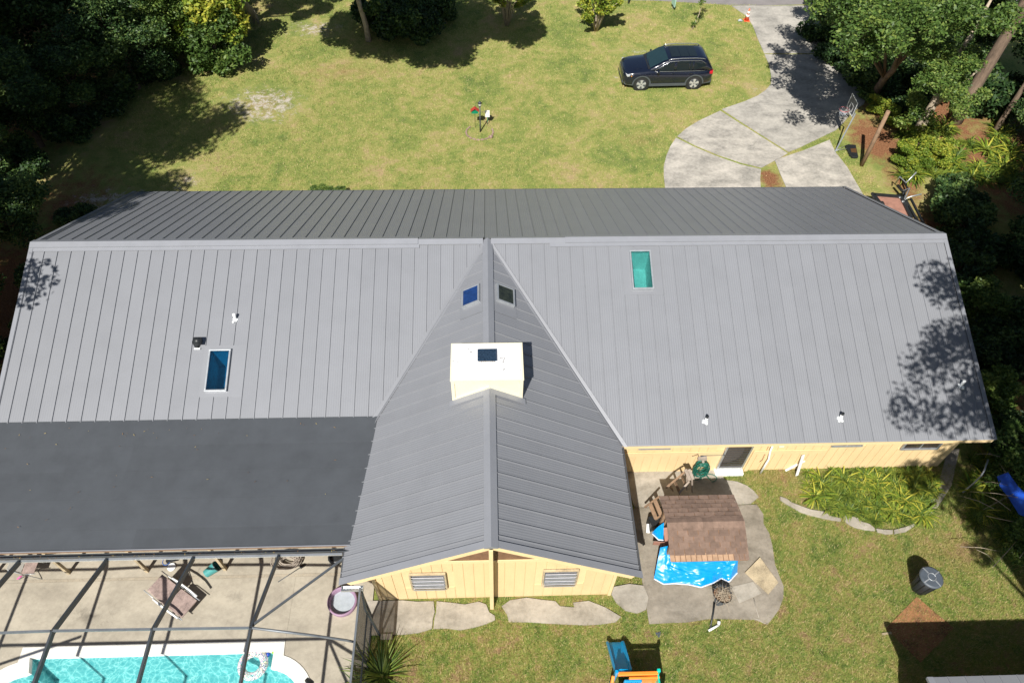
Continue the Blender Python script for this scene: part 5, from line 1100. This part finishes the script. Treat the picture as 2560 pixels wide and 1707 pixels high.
proto('oakA', 2.3, 1.6, 6.8, 34, 17000, .095, 'leafdark', .16, 'bark', seed=3)
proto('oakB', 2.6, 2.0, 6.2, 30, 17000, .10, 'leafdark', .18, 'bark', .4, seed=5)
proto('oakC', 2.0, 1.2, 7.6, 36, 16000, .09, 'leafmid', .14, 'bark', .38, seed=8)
proto('bushA', 1.5, .1, 2.3, 30, 9000, .10, 'leafmid', .05, 'bark', .42, seed=11)
proto('bushB', 1.4, .0, 1.9, 26, 8000, .105, 'leafdark', .05, 'bark', .45, seed=13)
proto('bushY', 1.7, .1, 3.4, 34, 12000, .095, 'leafyel', .06, 'bark', .38, seed=17)
def plant(key, x, y, sc, name, label, cat, group=None, z=0, hs=1.0):
    t = thing(name, label, cat, (x, y, z), group); t.rotation_euler = (0, 0, random.uniform(0, 6.28)); t.scale = (sc, sc, sc*hs)
    cr_, tk = PRO[key]; link('crown', cr_, t)
    if tk: link('trunk', tk, t)
    return t
random.seed(21)
# wood on the left: a rank along the lawn, then the trees behind it
GL = 'trees of the dark wood left of the lawn'
ORD = ['nearest', 'second nearest', 'third nearest', 'fourth nearest', 'fifth nearest', 'sixth nearest', 'seventh nearest', 'eighth nearest', 'ninth nearest', 'tenth nearest', 'eleventh nearest', 'twelfth nearest', 'thirteenth nearest', 'fourteenth nearest', 'fifteenth nearest', 'sixteenth nearest']
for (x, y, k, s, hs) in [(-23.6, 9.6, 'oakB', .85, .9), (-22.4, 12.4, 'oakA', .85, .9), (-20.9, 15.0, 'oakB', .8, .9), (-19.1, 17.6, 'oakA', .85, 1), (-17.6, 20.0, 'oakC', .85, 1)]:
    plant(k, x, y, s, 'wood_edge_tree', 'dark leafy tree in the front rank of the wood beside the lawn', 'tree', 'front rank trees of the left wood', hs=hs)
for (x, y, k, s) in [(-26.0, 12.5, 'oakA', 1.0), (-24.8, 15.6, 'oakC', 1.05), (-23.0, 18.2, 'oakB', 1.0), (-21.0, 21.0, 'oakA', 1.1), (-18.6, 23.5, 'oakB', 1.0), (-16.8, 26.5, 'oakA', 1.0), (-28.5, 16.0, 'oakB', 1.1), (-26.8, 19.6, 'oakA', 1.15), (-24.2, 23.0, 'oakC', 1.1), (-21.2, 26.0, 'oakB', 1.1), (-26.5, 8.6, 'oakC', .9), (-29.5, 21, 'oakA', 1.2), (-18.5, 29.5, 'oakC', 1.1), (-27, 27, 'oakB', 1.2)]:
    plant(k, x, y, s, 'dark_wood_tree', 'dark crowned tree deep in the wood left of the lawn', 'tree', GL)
for (x, y, s) in [(-22.6, 10.4, .9), (-21.3, 13.2, .9), (-19.8, 15.9, .9), (-18.2, 18.4, .95), (-16.6, 21.2, 1.0), (-24.3, 7.6, .9), (-15.6, 23.8, .9), (-25, 5.6, .8)]:
    plant('bushB', x, y, s, 'undergrowth_shrub', 'dark shrub at the foot of the left wood', 'shrub', 'shrubs at the foot of the left wood')
for (x, y, k, s) in [(-19.6, 4.4, 'oakB', .7), (-20.2, .6, 'oakA', .68), (-19.4, -2.6, 'oakB', .6), (-18.6, -5.6, 'bushB', .9), (-22, -4, 'oakA', .8), (-22.5, 3, 'oakB', .8), (-18.2, 2.2, 'bushB', .7), (-17.8, -.8, 'bushB', .7), (-17.4, -3.6, 'bushB', .6), (-18.4, 6.2, 'bushB', .6)]:
    plant(k, x, y, s, 'shade_tree', 'dark small tree in the deep shade left of the house end', 'tree', 'small trees in the shade left of the house end')
t = plant('bushY', -15.5, 21.2, 1.45, 'yellow_green_shrub', 'tall yellow green shrub standing out at the corner of the left wood', 'shrub', hs=1.15)
plant('bushA', -14.9, 19.5, 1.15, 'round_green_shrub', 'dense darker green shrub in front of the yellow green one', 'shrub', hs=1.1)
# tall trees outside the picture whose shade falls on the lawn and the roof end
def tall(x, y, cx, cy, R, z0, z1, n, nl, seed, label, leafm='leafdark', size=.12, r0=.3, lump=.3):
    cl = [((a+cx-x, b_+cy-y, c), r) for (a, b_, c), r in crown_clumps(R, z0, z1, n, lump, seed)]
    t = thing('tall_tree', label, 'tree', (x, y, 0)); link('crown', leaves('crown', cl, nl, size, leafm), t); link('trunk', trunk_mesh('trunk', cl, r0, z0, 'bark', (cx-x, cy-y), seed, 14), t); return t
tall(-23, 5, -21.6, 4.6, 4.0, 9.5, 14.5, 60, 26000, 31, 'tall tree beyond the left picture edge shading the lawn')
tall(-24, -1, -21.2, -2.6, 3.6, 10, 14.5, 56, 26000, 32, 'tall tree left of the house end beyond the picture edge')
tall(-25.5, -8, -22.3, -7.2, 4.2, 10, 13, 50, 15000, 33, 'tall thin crowned tree left of the porch roof beyond the picture edge')
tall(-25, 9, -24.5, 10.5, 4.0, 8.5, 13.5, 50, 22000, 34, 'tall tree rising out of the left wood beyond the picture edge')
tall(19.5, -14.5, 16.2, -13.8, 5.2, 12.2, 15.2, 90, 24000, 41, 'tall spreading oak right of the house beyond the picture edge', size=.10, lump=.2)
tall(18.5, -19.5, 13.4, -17.3, 2.6, 11.6, 13.6, 34, 9000, 46, 'small high crown over the flower bed end, beyond the lower right corner', size=.10, lump=.3)
tall(20.5, -11, 18.4, -9.6, 3.2, 9.5, 12, 50, 20000, 47, 'dense tree beside the house end beyond the picture edge')
tall(26.5, -9.5, 24.5, -9.0, 4.2, 10, 14, 60, 26000, 42, 'tall dark tree right of the house end beyond the picture edge')
tall(23.5, -5.5, 18.3, -4.7, 2.5, 10, 12, 40, 16000, 48, 'narrow dense tree leaning towards the house end beyond the picture edge')
tall(24.5, -3, 20.8, -3.6, 3.4, 9.8, 12.5, 56, 24000, 43, 'tall dark tree standing east of the house end')
tall(31, 1, 28.5, -1, 4.2, 9, 13, 60, 22000, 44, 'tall dark tree behind the shrubs right of the trailer')
tall(32, 9, 31, 7.5, 3.8, 8.5, 13.5, 50, 20000, 45, 'tall tree behind the leaning pine trunk')
# oak with a bare lower trunk on the front lawn
ox, oy = on(922, 103)[:2]
cl = []
r_ = random.Random(5)
for k in range(105):
    a = r_.uniform(0, 6.28); q = r_.random()**.5; x_, y_ = -6.2+6.2*q*math.cos(a), 15.7+3.2*q*math.sin(a); cl.append(((x_-ox, y_-oy, 8.6+(20-y_)*.16+r_.uniform(0, 1.8)), r_.uniform(.7, 1.2)))
t = thing('lawn_oak', 'large dark tree with a pale bare trunk shading the far front lawn', 'tree', (ox, oy, 0)); link('crown', leaves('crown', cl, 60000, .14, 'leafdark'), t)
mb = MB().tube([(0, 0, -.1), (-.05, .05, 1), (-.3, .2, 2.4), (-.35, .3, 4.0), (0, -.6, 6.2), (.8, -2.4, 8.6)], [.20, .16, .14, .13, .11, .08], 10)
for c, rr in r_.sample(cl, 16): mb.tube([(-.2, .2, 4.6), ((c[0])*.5, c[1]*.5, 5.6), c], [.07, .05, .02], 6)
o = mb.build('trunk', 'palebark', None, (0, 0, 0)); o.parent = t
for (x, y, s, lab) in [(-5.9, 23.5, 1.1, 'dark shrub close behind the pale oak trunk'), (-4.2, 23.0, .95, 'dark shrub in the oak shade, right of the trunk'), (-4.9, 25.4, 1.2, 'dark shrub furthest back in the oak shade'), (-2.8, 25.0, .8, 'small dark shrub at the right end of the oak shade')]:
    plant('bushB', x, y, s, 'shade_shrub', lab, 'shrub', hs=1.3)
tall(-17, 24, -14.4, 19.4, 2.3, 8.8, 10.8, 34, 12000, 51, 'tall tree behind the far left lawn corner'); tall(-10.5, 31.5, -9.8, 29.5, 3, 7, 11, 40, 12000, 52, 'tall tree beyond the road left of the oak')
# two small multi stemmed trees with yellow green leaves
def myrtle(x, y, H, R, seed, label):
    r_ = random.Random(seed); t = thing('multi_stem_tree', label, 'tree', (x, y, 0)); mb = MB(); cl = []
    for k in range(15):
        a = 6.28*k/15+r_.uniform(-.2, .2); q = r_.uniform(.35, 1.0)*R; h = H*r_.uniform(.55, 1.0)*(1-.25*q/R); c = Vector((q*math.cos(a), q*math.sin(a), h)); m_ = Vector((c.x*.3, c.y*.3, h*.55))
        mb.tube([(.06*math.cos(a), .06*math.sin(a), -.05), m_, c], [.045, .03, .01], 6)
        for j in range(5): f = .45+.14*j; p = m_.lerp(c, (f-.3)/.75); cl.append(((p.x+r_.uniform(-.12, .12), p.y+r_.uniform(-.12, .12), p.z+r_.uniform(-.1, .1)), r_.uniform(.16, .30)))
    link('crown', leaves('crown', cl, 6500, .08, 'leafyel', up=.6), t); o = mb.build('stems', 'palebark', None, (0, 0, 0)); o.parent = t; return t
q = on(1267, 64); myrtle(q.x, q.y, 4.0, 1.6, 2, 'small multi stemmed tree with yellowing leaves, the one nearer the oak')
q = on(1490, 78); myrtle(q.x, q.y, 3.3, 1.85, 4, 'small spreading multi stemmed tree with yellow green leaves nearer the car')
q = on(1731, 74); t = thing('sapling', 'thin bent sapling with few leaves near the road', 'sapling', tuple(q))
pts = [(0, 0, 0), (.12, .1, .4), (.28, .2, .9), (.30, .25, 1.5), (.38, .3, 2.2), (.30, .3, 2.9)]
o = MB().tube(pts, [.035, .03, .026, .022, .015, .006], 6).tube([(.3, .25, 1.4), (.05, .2, 1.9), (-.15, .1, 2.4)], [.015, .012, .005], 5).tube([(.35, .28, 1.9), (.6, .3, 2.3)], [.012, .005], 5).build('stem', 'palebark', None, (0, 0, 0)); o.parent = t
link('crown', leaves('crown', [((.28, .2, 1.6), .25), ((.2, .2, 2.1), .28), ((.4, .3, 2.6), .25), ((-.1, .1, 2.2), .2), ((0, 0, .4), .18), ((.1, .1, .7), .14)], 420, .06, 'leafmid'), t)
# dry palm frond hanging at the top left
q = on(640, 48, .4); t = thing('dead_palm_frond', 'hanging dry grey palm frond at the corner of the wood', 'palm frond', tuple(q)); mb = MB(); sp = [on(590, -8, 3.2), on(618, 8, 2.2), on(636, 26, 1.2), on(646, 46, .3)]
mb.tube([p-q for p in sp], [.03, .025, .02, .01], 6)
for k in range(90):
    tt = k/90*2.99; i = int(tt); p = sp[i].lerp(sp[i+1], tt-i)-q; s_ = 1 if k % 2 else -1; mb.tube([p, p+Vector((s_*.10-.12, .0, -.16)), p+Vector((s_*.14-.22, -.02, -.55))], [.014, .011, .003], 4)
o = mb.build('frond', 'palmgrey', None, (0, 0, 0)); o.parent = t

# right of the drive: oak with two leafy masses, pine trunk, wood and shrubs
def clump_px(lst, base, rr):
    out = []
    for (u, v, z, n, su, sv, sz) in lst:
        for k in range(n): out.append((tuple(on(u+random.gauss(0, su), v+random.gauss(0, sv), z+random.uniform(-sz, sz))-base), random.uniform(*rr)))
    return out
b0 = on(2290, 339)
cl = clump_px([(2365, 165, 4.6, 30, 50, 38, .8), (2330, 110, 5.0, 12, 35, 22, .7), (2400, 250, 3.4, 14, 38, 30, .8), (2300, 255, 2.2, 9, 25, 30, .6)], b0, (.30, .62))
t = thing('drive_oak', 'leafy bright green tree with a pale trunk behind the wooden post', 'tree', tuple(b0)); link('crown', leaves('crown', cl, 13000, .075, 'leafmid'), t)
o = MB().tube([(0, 0, -.1), (.05, .1, .8), (.1, .1, 1.8), (.25, .35, 3.2), (.5, .6, 5.2), (.7, .8, 7)], [.34, .24, .2, .16, .12, .05], 10).tube([(.1, .1, 1.6), (.6, -.3, 3.0), (.9, -.8, 4.5)], [.12, .09, .03], 8).tube([(-.3, -.1, -.05), (0, .05, .5)], [.10, .14], 8).build('trunk', 'palebark', None, (0, 0, 0)); o.parent = t
b1_ = Vector((21.9, 16.6, 0))
cl = clump_px([(2225, 50, 7.6, 30, 60, 26, .8), (2150, 10, 7.8, 24, 42, 22, .7), (2330, 20, 7.4, 24, 60, 22, .8), (2205, 115, 6.6, 18, 40, 18, .6), (2130, -40, 7.8, 30, 40, 22, .7), (2110, -110, 7.8, 30, 45, 30, .7), (2450, 30, 7.6, 14, 60, 20, .8)], b1_, (.36, .75))
t = thing('drive_oak', 'broad green oak crown overhanging the driveway at the top', 'tree', tuple(b1_)); link('crown', leaves('crown', cl, 34000, .085, 'leafmid'), t); link('trunk', trunk_mesh('trunk', cl, .2, 6.4, 'bark', (-2.0, -4.2), 9, 16), t)
tall(24.5, 22.5, 22.5, 20.5, 3.6, 5.2, 9.5, 50, 18000, 61, 'dark tree behind the overhanging oak near the road')
for (x, y, r0_, lab) in [(25.5, 14.25, .28, 'tall pine with a thick bare brown trunk at the right edge'), (27.2, 13.2, .12, 'thin bare trunk right of the thick pine')]:
    t = thing('pine_tree', lab, 'tree', (x, y, 0)); o = MB().tube([(0, 0, -.1), (.1, .1, 1), (.3, .2, 5), (.35, .3, 10), (.4, .3, 14)], [r0_*1.5, r0_*1.1, r0_, r0_*.85, r0_*.6], 12).build('trunk', 'bark', None, (0, 0, 0)); o.parent = t
    link('crown', leaves('crown', crown_clumps(2.2, 12.5, 16, 22, .4, 71), 9000, .12, 'leafdark'), t)
GR = 'dark trees of the wood right of the house'
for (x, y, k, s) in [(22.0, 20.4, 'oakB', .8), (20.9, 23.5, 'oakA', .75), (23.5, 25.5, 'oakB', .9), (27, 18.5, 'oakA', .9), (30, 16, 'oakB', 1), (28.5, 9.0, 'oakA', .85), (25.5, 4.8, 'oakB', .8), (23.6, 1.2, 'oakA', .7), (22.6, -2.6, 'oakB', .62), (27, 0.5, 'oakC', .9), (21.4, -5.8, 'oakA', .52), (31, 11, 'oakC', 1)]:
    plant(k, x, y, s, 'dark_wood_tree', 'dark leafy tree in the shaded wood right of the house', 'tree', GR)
for (x, y, k, s) in [(23.6, 3.2, 'bushB', 1.1), (22.3, 7.2, 'bushB', .8), (25.6, 2.2, 'oakA', .6), (27.2, 15.4, 'bushB', 1.3), (28.6, 12.2, 'oakB', .6), (25.9, 17.4, 'bushB', 1.2), (29.5, 9.2, 'bushB', 1.3), (29.8, 14, 'oakA', .7), (31.5, 7.5, 'oakB', .8), (24.2, 17.8, 'bushB', 1.1), (24.8, 20.3, 'bushB', 1.2), (33, 12, 'oakA', .9)]:
    plant(k, x, y, s, 'wood_filler_tree', 'bushy dark growth round the bare pine trunks at the right edge', 'tree', 'bushy growth round the pine trunks')
GS = 'shrubs in the shade right of the house end'
for (x, y, k, s) in [(21.5, 17.4, 'bushB', 1.0), (20.9, 19.6, 'bushB', .9), (22.9, 14.7, 'bushB', .8), (20.6, 2.6, 'bushB', .8), (20.2, .2, 'bushA', .7), (19.8, -2.0, 'bushB', .75), (19.2, -3.9, 'bushA', .6), (18.6, -5.6, 'bushB', .65), (21.8, 5.4, 'bushB', .9), (18.2, -7.2, 'bushA', .6), (21.4, -1.0, 'bushB', .9), (20.6, 22.4, 'bushB', .9), (17.6, -9.8, 'bushA', .55), (19.6, -8.2, 'bushB', .9)]:
    plant(k, x, y, s, 'undergrowth_shrub', 'green shrub in the undergrowth right of the house end', 'shrub', GS)
# strap leaved clumps
def straps(name, n, L0, wd, m, arch=.8, up=.9):
    vs = []; tint = []
    for k in range(n):
        a = random.uniform(0, 6.28); el = random.uniform(.35, 1.3)*up; l = L0*random.uniform(.6, 1.15); d = Vector((math.cos(a), math.sin(a), 0)); s = Vector((-d.y, d.x, 0)); p = d*random.uniform(0, .08); w_ = wd*random.uniform(.7, 1.2); tt = random.random()
        prev = None; K_ = 4
        for j in range(K_+1):
            t = j/K_; e = el-arch*t*1.4; c = p+(d*math.cos(e)+Vector((0, 0, 1))*math.sin(e))*(l/K_) if j else p; p = c; ww = w_*math.sin(math.pi*min(.98, .18+t*.8))
            cur = (c-s*ww, c+s*ww)
            if prev: vs += [prev[0], prev[1], cur[1], cur[0]]; tint.append(tt)
            prev = cur
    return mesh_np(name, np.array([tuple(v) for v in vs]), len(tint), np.array(tint), m, nv=4)
ST = [straps('blades', 46, .75, .035, 'leafyel', .8), straps('blades', 60, .62, .022, 'leafgrass', .9), straps('blades', 34, .95, .05, 'leafyel', .7), straps('blades', 90, .55, .012, 'leafgrass', .7, 1.1)]
def strapplant(x, y, k, s, name, label, group):
    t = thing(name, label, 'plant', (x, y, 0), group); t.rotation_euler = (0, 0, random.uniform(0, 6.28)); t.scale = (s, s, s); link('blades', ST[k], t); return t
GB = 'strappy plants filling the flower bed behind the house'
bedpoly = [(2020, 1215), (2080, 1180), (2170, 1165), (2260, 1150), (2350, 1160), (2330, 1260), (2310, 1300), (2240, 1310), (2180, 1300), (2100, 1280), (2040, 1250)]
bw_ = [on(u, v, .1) for u, v in bedpoly]
def inside(px, py, poly):
    c = False; n = len(poly)
    for i in range(n):
        x1, y1 = poly[i][0], poly[i][1]; x2, y2 = poly[i-1][0], poly[i-1][1]
        if (y1 > py) != (y2 > py) and px < (x2-x1)*(py-y1)/(y2-y1)+x1: c = not c
    return c
cnt = 0
while cnt < 190:
    x, y = random.uniform(10.3, 16.5), random.uniform(-9.2, -6.75)
    if not inside(x, y, bw_): continue
    strapplant(x, y, random.choice([0, 1, 1, 3, 3]), random.uniform(.42, .82), 'strappy_plant', 'yellow green strappy plant among others in the flower bed behind the house', GB); cnt += 1
for u, v, k, s, lab in [(2018, 1178, 0, .5, 'single small strappy plant at the foot of the rear wall'), (2050, 1215, 3, .9, 'grassy tuft at the left tip of the flower bed')]:
    q = on(u, v); strapplant(q.x, q.y, k, s, 'strappy_plant', lab, None)
GG = 'bright strappy plants in the undergrowth behind the trailer'
for k in range(80):
    u, v = random.uniform(2260, 2560), random.uniform(300, 440); v = v+(u-2260)*.05; q = on(u, v, .2)
    strapplant(q.x, q.y, random.choice([0, 1, 1, 3]), random.uniform(.9, 1.4), 'strappy_plant', 'bright yellow green strappy plant in the undergrowth behind the trailer', GG)
for u, v, s in [(2290, 370, .62), (2330, 390, .7), (2270, 400, .55), (2240, 300, .55), (2200, 268, .5)]:
    q = on(u, v, .4); plant('bushY', q.x, q.y, s*.8, 'undergrowth_shrub', 'small bright shrub at the edge of the bark ground behind the hoop', 'shrub', 'small bright shrubs behind the hoop', hs=.8)
for k in range(44):
    u, v = random.uniform(2430, 2575), random.uniform(1130, 1350); q = on(u, v, .1); strapplant(q.x, q.y, random.choice([0, 1, 3]), random.uniform(.5, .95), 'strappy_plant', 'strappy plant among the twigs at the right picture edge', 'strappy plants at the right picture edge')
# fan palms near the right eave end
def fanpalm(u, v, z, s, label):
    q = on(u, v, z); vs = []; tint = []; t = thing('fan_palm', label, 'palm', (q.x, q.y, 0))
    for f in range(6):
        a0 = random.uniform(0, 6.28); d = Vector((math.cos(a0), math.sin(a0), .5)).normalized(); c = d*.45*s+Vector((0, 0, z)); e1 = d; e2 = Vector((-d.y, d.x, .1)).normalized()
        for k in range(18):
            b_ = -1.9+3.8*k/17; dd = e1*math.cos(b_)+e2*math.sin(b_); sd_ = dd.cross(Vector((0, 0, 1))).normalized()*.022; vs += [c, c+dd*.3*s+sd_, c+dd*.55*s-Vector((0, 0, .08)), c+dd*.3*s-sd_]; tint.append(random.random()*.6)
    link('fronds', mesh_np('fronds', np.array([tuple(v_) for v_ in vs]), len(tint), np.array(tint), 'leafmid', nv=4), t)
    o = MB().tube([(0, 0, 0), (0, 0, z)], [.06, .05], 8).build('stem', 'bark', None, (0, 0, 0)); o.parent = t
fanpalm(2545, 1105, .9, 1.0, 'small fan palm right of the eave end'); fanpalm(2490, 1120, .5, .7, 'smaller fan palm left of its neighbour at the eave end')
# arching plant at the foot of the screen cage, hedge strip behind the ridge
q = on(955, 1690); t = thing('arching_grass_plant', 'large arching striped grass plant at the foot of the screen cage', 'plant', tuple(q))
link('blades', straps('blades', 130, 1.25, .016, 'leafgrass', .75, 1.0), t)
q = on(900, 1720); strapplant(q.x, q.y, 1, 1.1, 'strappy_plant', 'green strappy plant below the cage wall at the bottom edge', None)
for i, (u, wd_) in enumerate([(790, .5), (818, .55), (846, .45)]):
    q = on(u, 472, .3); plant('bushA', q.x, q.y-.35, .30, 'low_hedge_shrub', 'low light green shrub just showing behind the far eave', 'shrub', 'low shrubs along the front of the house', hs=.8)
# twigs and bare branches at the right edge
for k in range(14):
    u, v = random.uniform(2440, 2560), random.uniform(1120, 1400); a = on(u, v, .8); d = Vector((random.uniform(-.9, .9), random.uniform(-.5, .5), random.uniform(-.1, .4)))
    tag(MB().tube([a-d, a+Vector((0, 0, .1)), a+d], [.012, .010, .004], 5).build('bare_branch', 'palebark', None), 'thin bare branch crossing the shrubs at the right edge', 'branch', 'bare branches at the right picture edge')

# ------------------------------------------------------------------ grass blades over the lawn near enough to show
POLYS = []
for o in bpy.data.objects:
    if o.parent and o.parent.name in ('driveway', 'pool_deck', 'back_walk', 'side_patio') and o.name.startswith(('concrete_slab', 'walk_slab', 'round_slab', 'patio_slab', 'channel')):
        me_ = o.data; top = max(me_.polygons, key=lambda p: (len(p.vertices), p.center.z)); base = wloc(o)
        POLYS.append(np.array([(me_.vertices[i].co.x+base.x, me_.vertices[i].co.y+base.y) for i in top.vertices]))
POLYS += [np.array([(-15.3, -6.6), (16.1, -6.6), (16.1, 6.7), (-15.3, 6.7)]), np.array([(-3.6, -10.95), (3.9, -10.95), (3.9, -6.5), (-3.6, -6.5)]), np.array([(-22, -18.6), (-3.6, -18.6), (-3.6, -6.5), (-22, -6.5)])]
def pip(x, y, P):
    c = np.zeros(len(x), bool); n = len(P)
    for i in range(n):
        x1, y1 = P[i]; x2, y2 = P[i-1]
        if y1 == y2: continue
        k = ((y1 > y) != (y2 > y)) & (x < (x2-x1)*(y-y1)/(y2-y1)+x1); c ^= k
    return c
def blades(name, n, x0, x1, y0, y1, h, wd, label, road=None):
    x = rng.uniform(x0, x1, n); y = rng.uniform(y0, y1, n); keep = np.ones(n, bool); jx = x+rng.normal(0, .06, n); jy = y+rng.normal(0, .06, n)
    for P in POLYS: keep &= ~pip(jx, jy, P)
    keep &= y < 27.6-.09*(x-11)*(x > 11)-.12*0
    for (a, b_, rx, ry, k) in SAND: keep &= ~((((x-a)/rx)**2+((y-b_)/ry)**2 < .55) & (rng.random(n) < .72))
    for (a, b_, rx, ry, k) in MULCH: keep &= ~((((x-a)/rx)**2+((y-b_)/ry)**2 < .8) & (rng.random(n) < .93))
    cl_ = np.sin(x*9.1+np.sin(y*7.3)*2)*np.sin(y*8.3+np.sin(x*6.1)*2); keep &= rng.random(n) < .72+.28*cl_
    x, y = x[keep], y[keep]; n = len(x); a = rng.uniform(0, 6.28, n); s = h*rng.uniform(.5, 1.3, n); ln = rng.uniform(.15, 1.15, n); w_ = wd*rng.uniform(.6, 1.3, n)
    dx, dy = np.cos(a), np.sin(a); b1 = np.stack([x-dy*w_/2, y+dx*w_/2, np.full(n, -.004)], 1); b2 = np.stack([x+dy*w_/2, y-dx*w_/2, np.full(n, -.004)], 1)
    tp_ = np.stack([x+dx*s*ln, y+dy*s*ln, s*np.sqrt(np.clip(1.35-ln**2, .05, 1))], 1)
    o = link(name, mesh_np(name, np.stack([b1, b2, tp_], 1).reshape(-1, 3), n, rng.random(n), 'blade')); tag(o, label, 'grass', kind='stuff'); return o
blades('back_lawn_grass', 480000, -3.6, 18.5, -15.5, -6.6, .095, .012, 'rough green and straw coloured grass of the back lawn')
blades('front_lawn_grass', 560000, -24, 22, 6.8, 27.9, .075, .022, 'patchy mown grass of the front lawn')

# each of a row of look-alikes is told apart by its place in the row
def ordinals(group, key, text):
    os_ = sorted([o for o in bpy.data.objects if o.parent is None and o.get('group') == group], key=key)
    for i, o in enumerate(os_): o['label'] = text % ORD[i]
ordinals('front rank trees of the left wood', lambda o: o.location.y, 'dark leafy tree in the front rank of the left wood, %s to the house')
ordinals('shrubs at the foot of the left wood', lambda o: o.location.y, 'dark shrub at the foot of the left wood, %s to the house')
ordinals('shrubs in the shade right of the house end', lambda o: o.location.y, 'green shrub in the right undergrowth, %s to the bottom of the picture')
ordinals('small bright shrubs behind the hoop', lambda o: o.location.y, 'small bright shrub at the bark ground edge, %s to the trailer')
ordinals('low shrubs along the front of the house', lambda o: o.location.x, 'low light green shrub behind the far eave, %s to the left wood')
ordinals('bushy growth round the pine trunks', lambda o: o.location.x, 'bushy dark growth round the bare pine trunks, %s to the driveway')
ordinals('small trees in the shade left of the house end', lambda o: o.location.y, 'dark small tree in the shade left of the house, %s to the picture bottom')
ordinals('dark trees of the wood right of the house', lambda o: o.location.y, 'dark leafy tree in the shaded right wood, %s to the bottom of the picture')
ordinals('trees of the dark wood left of the lawn', lambda o: o.location.y, 'dark crowned tree deep in the left wood, %s to the bottom of the picture')
ordinals('bare branches at the right picture edge', lambda o: o.location.y, 'thin bare branch over the shrubs at the right edge, %s to the picture bottom')
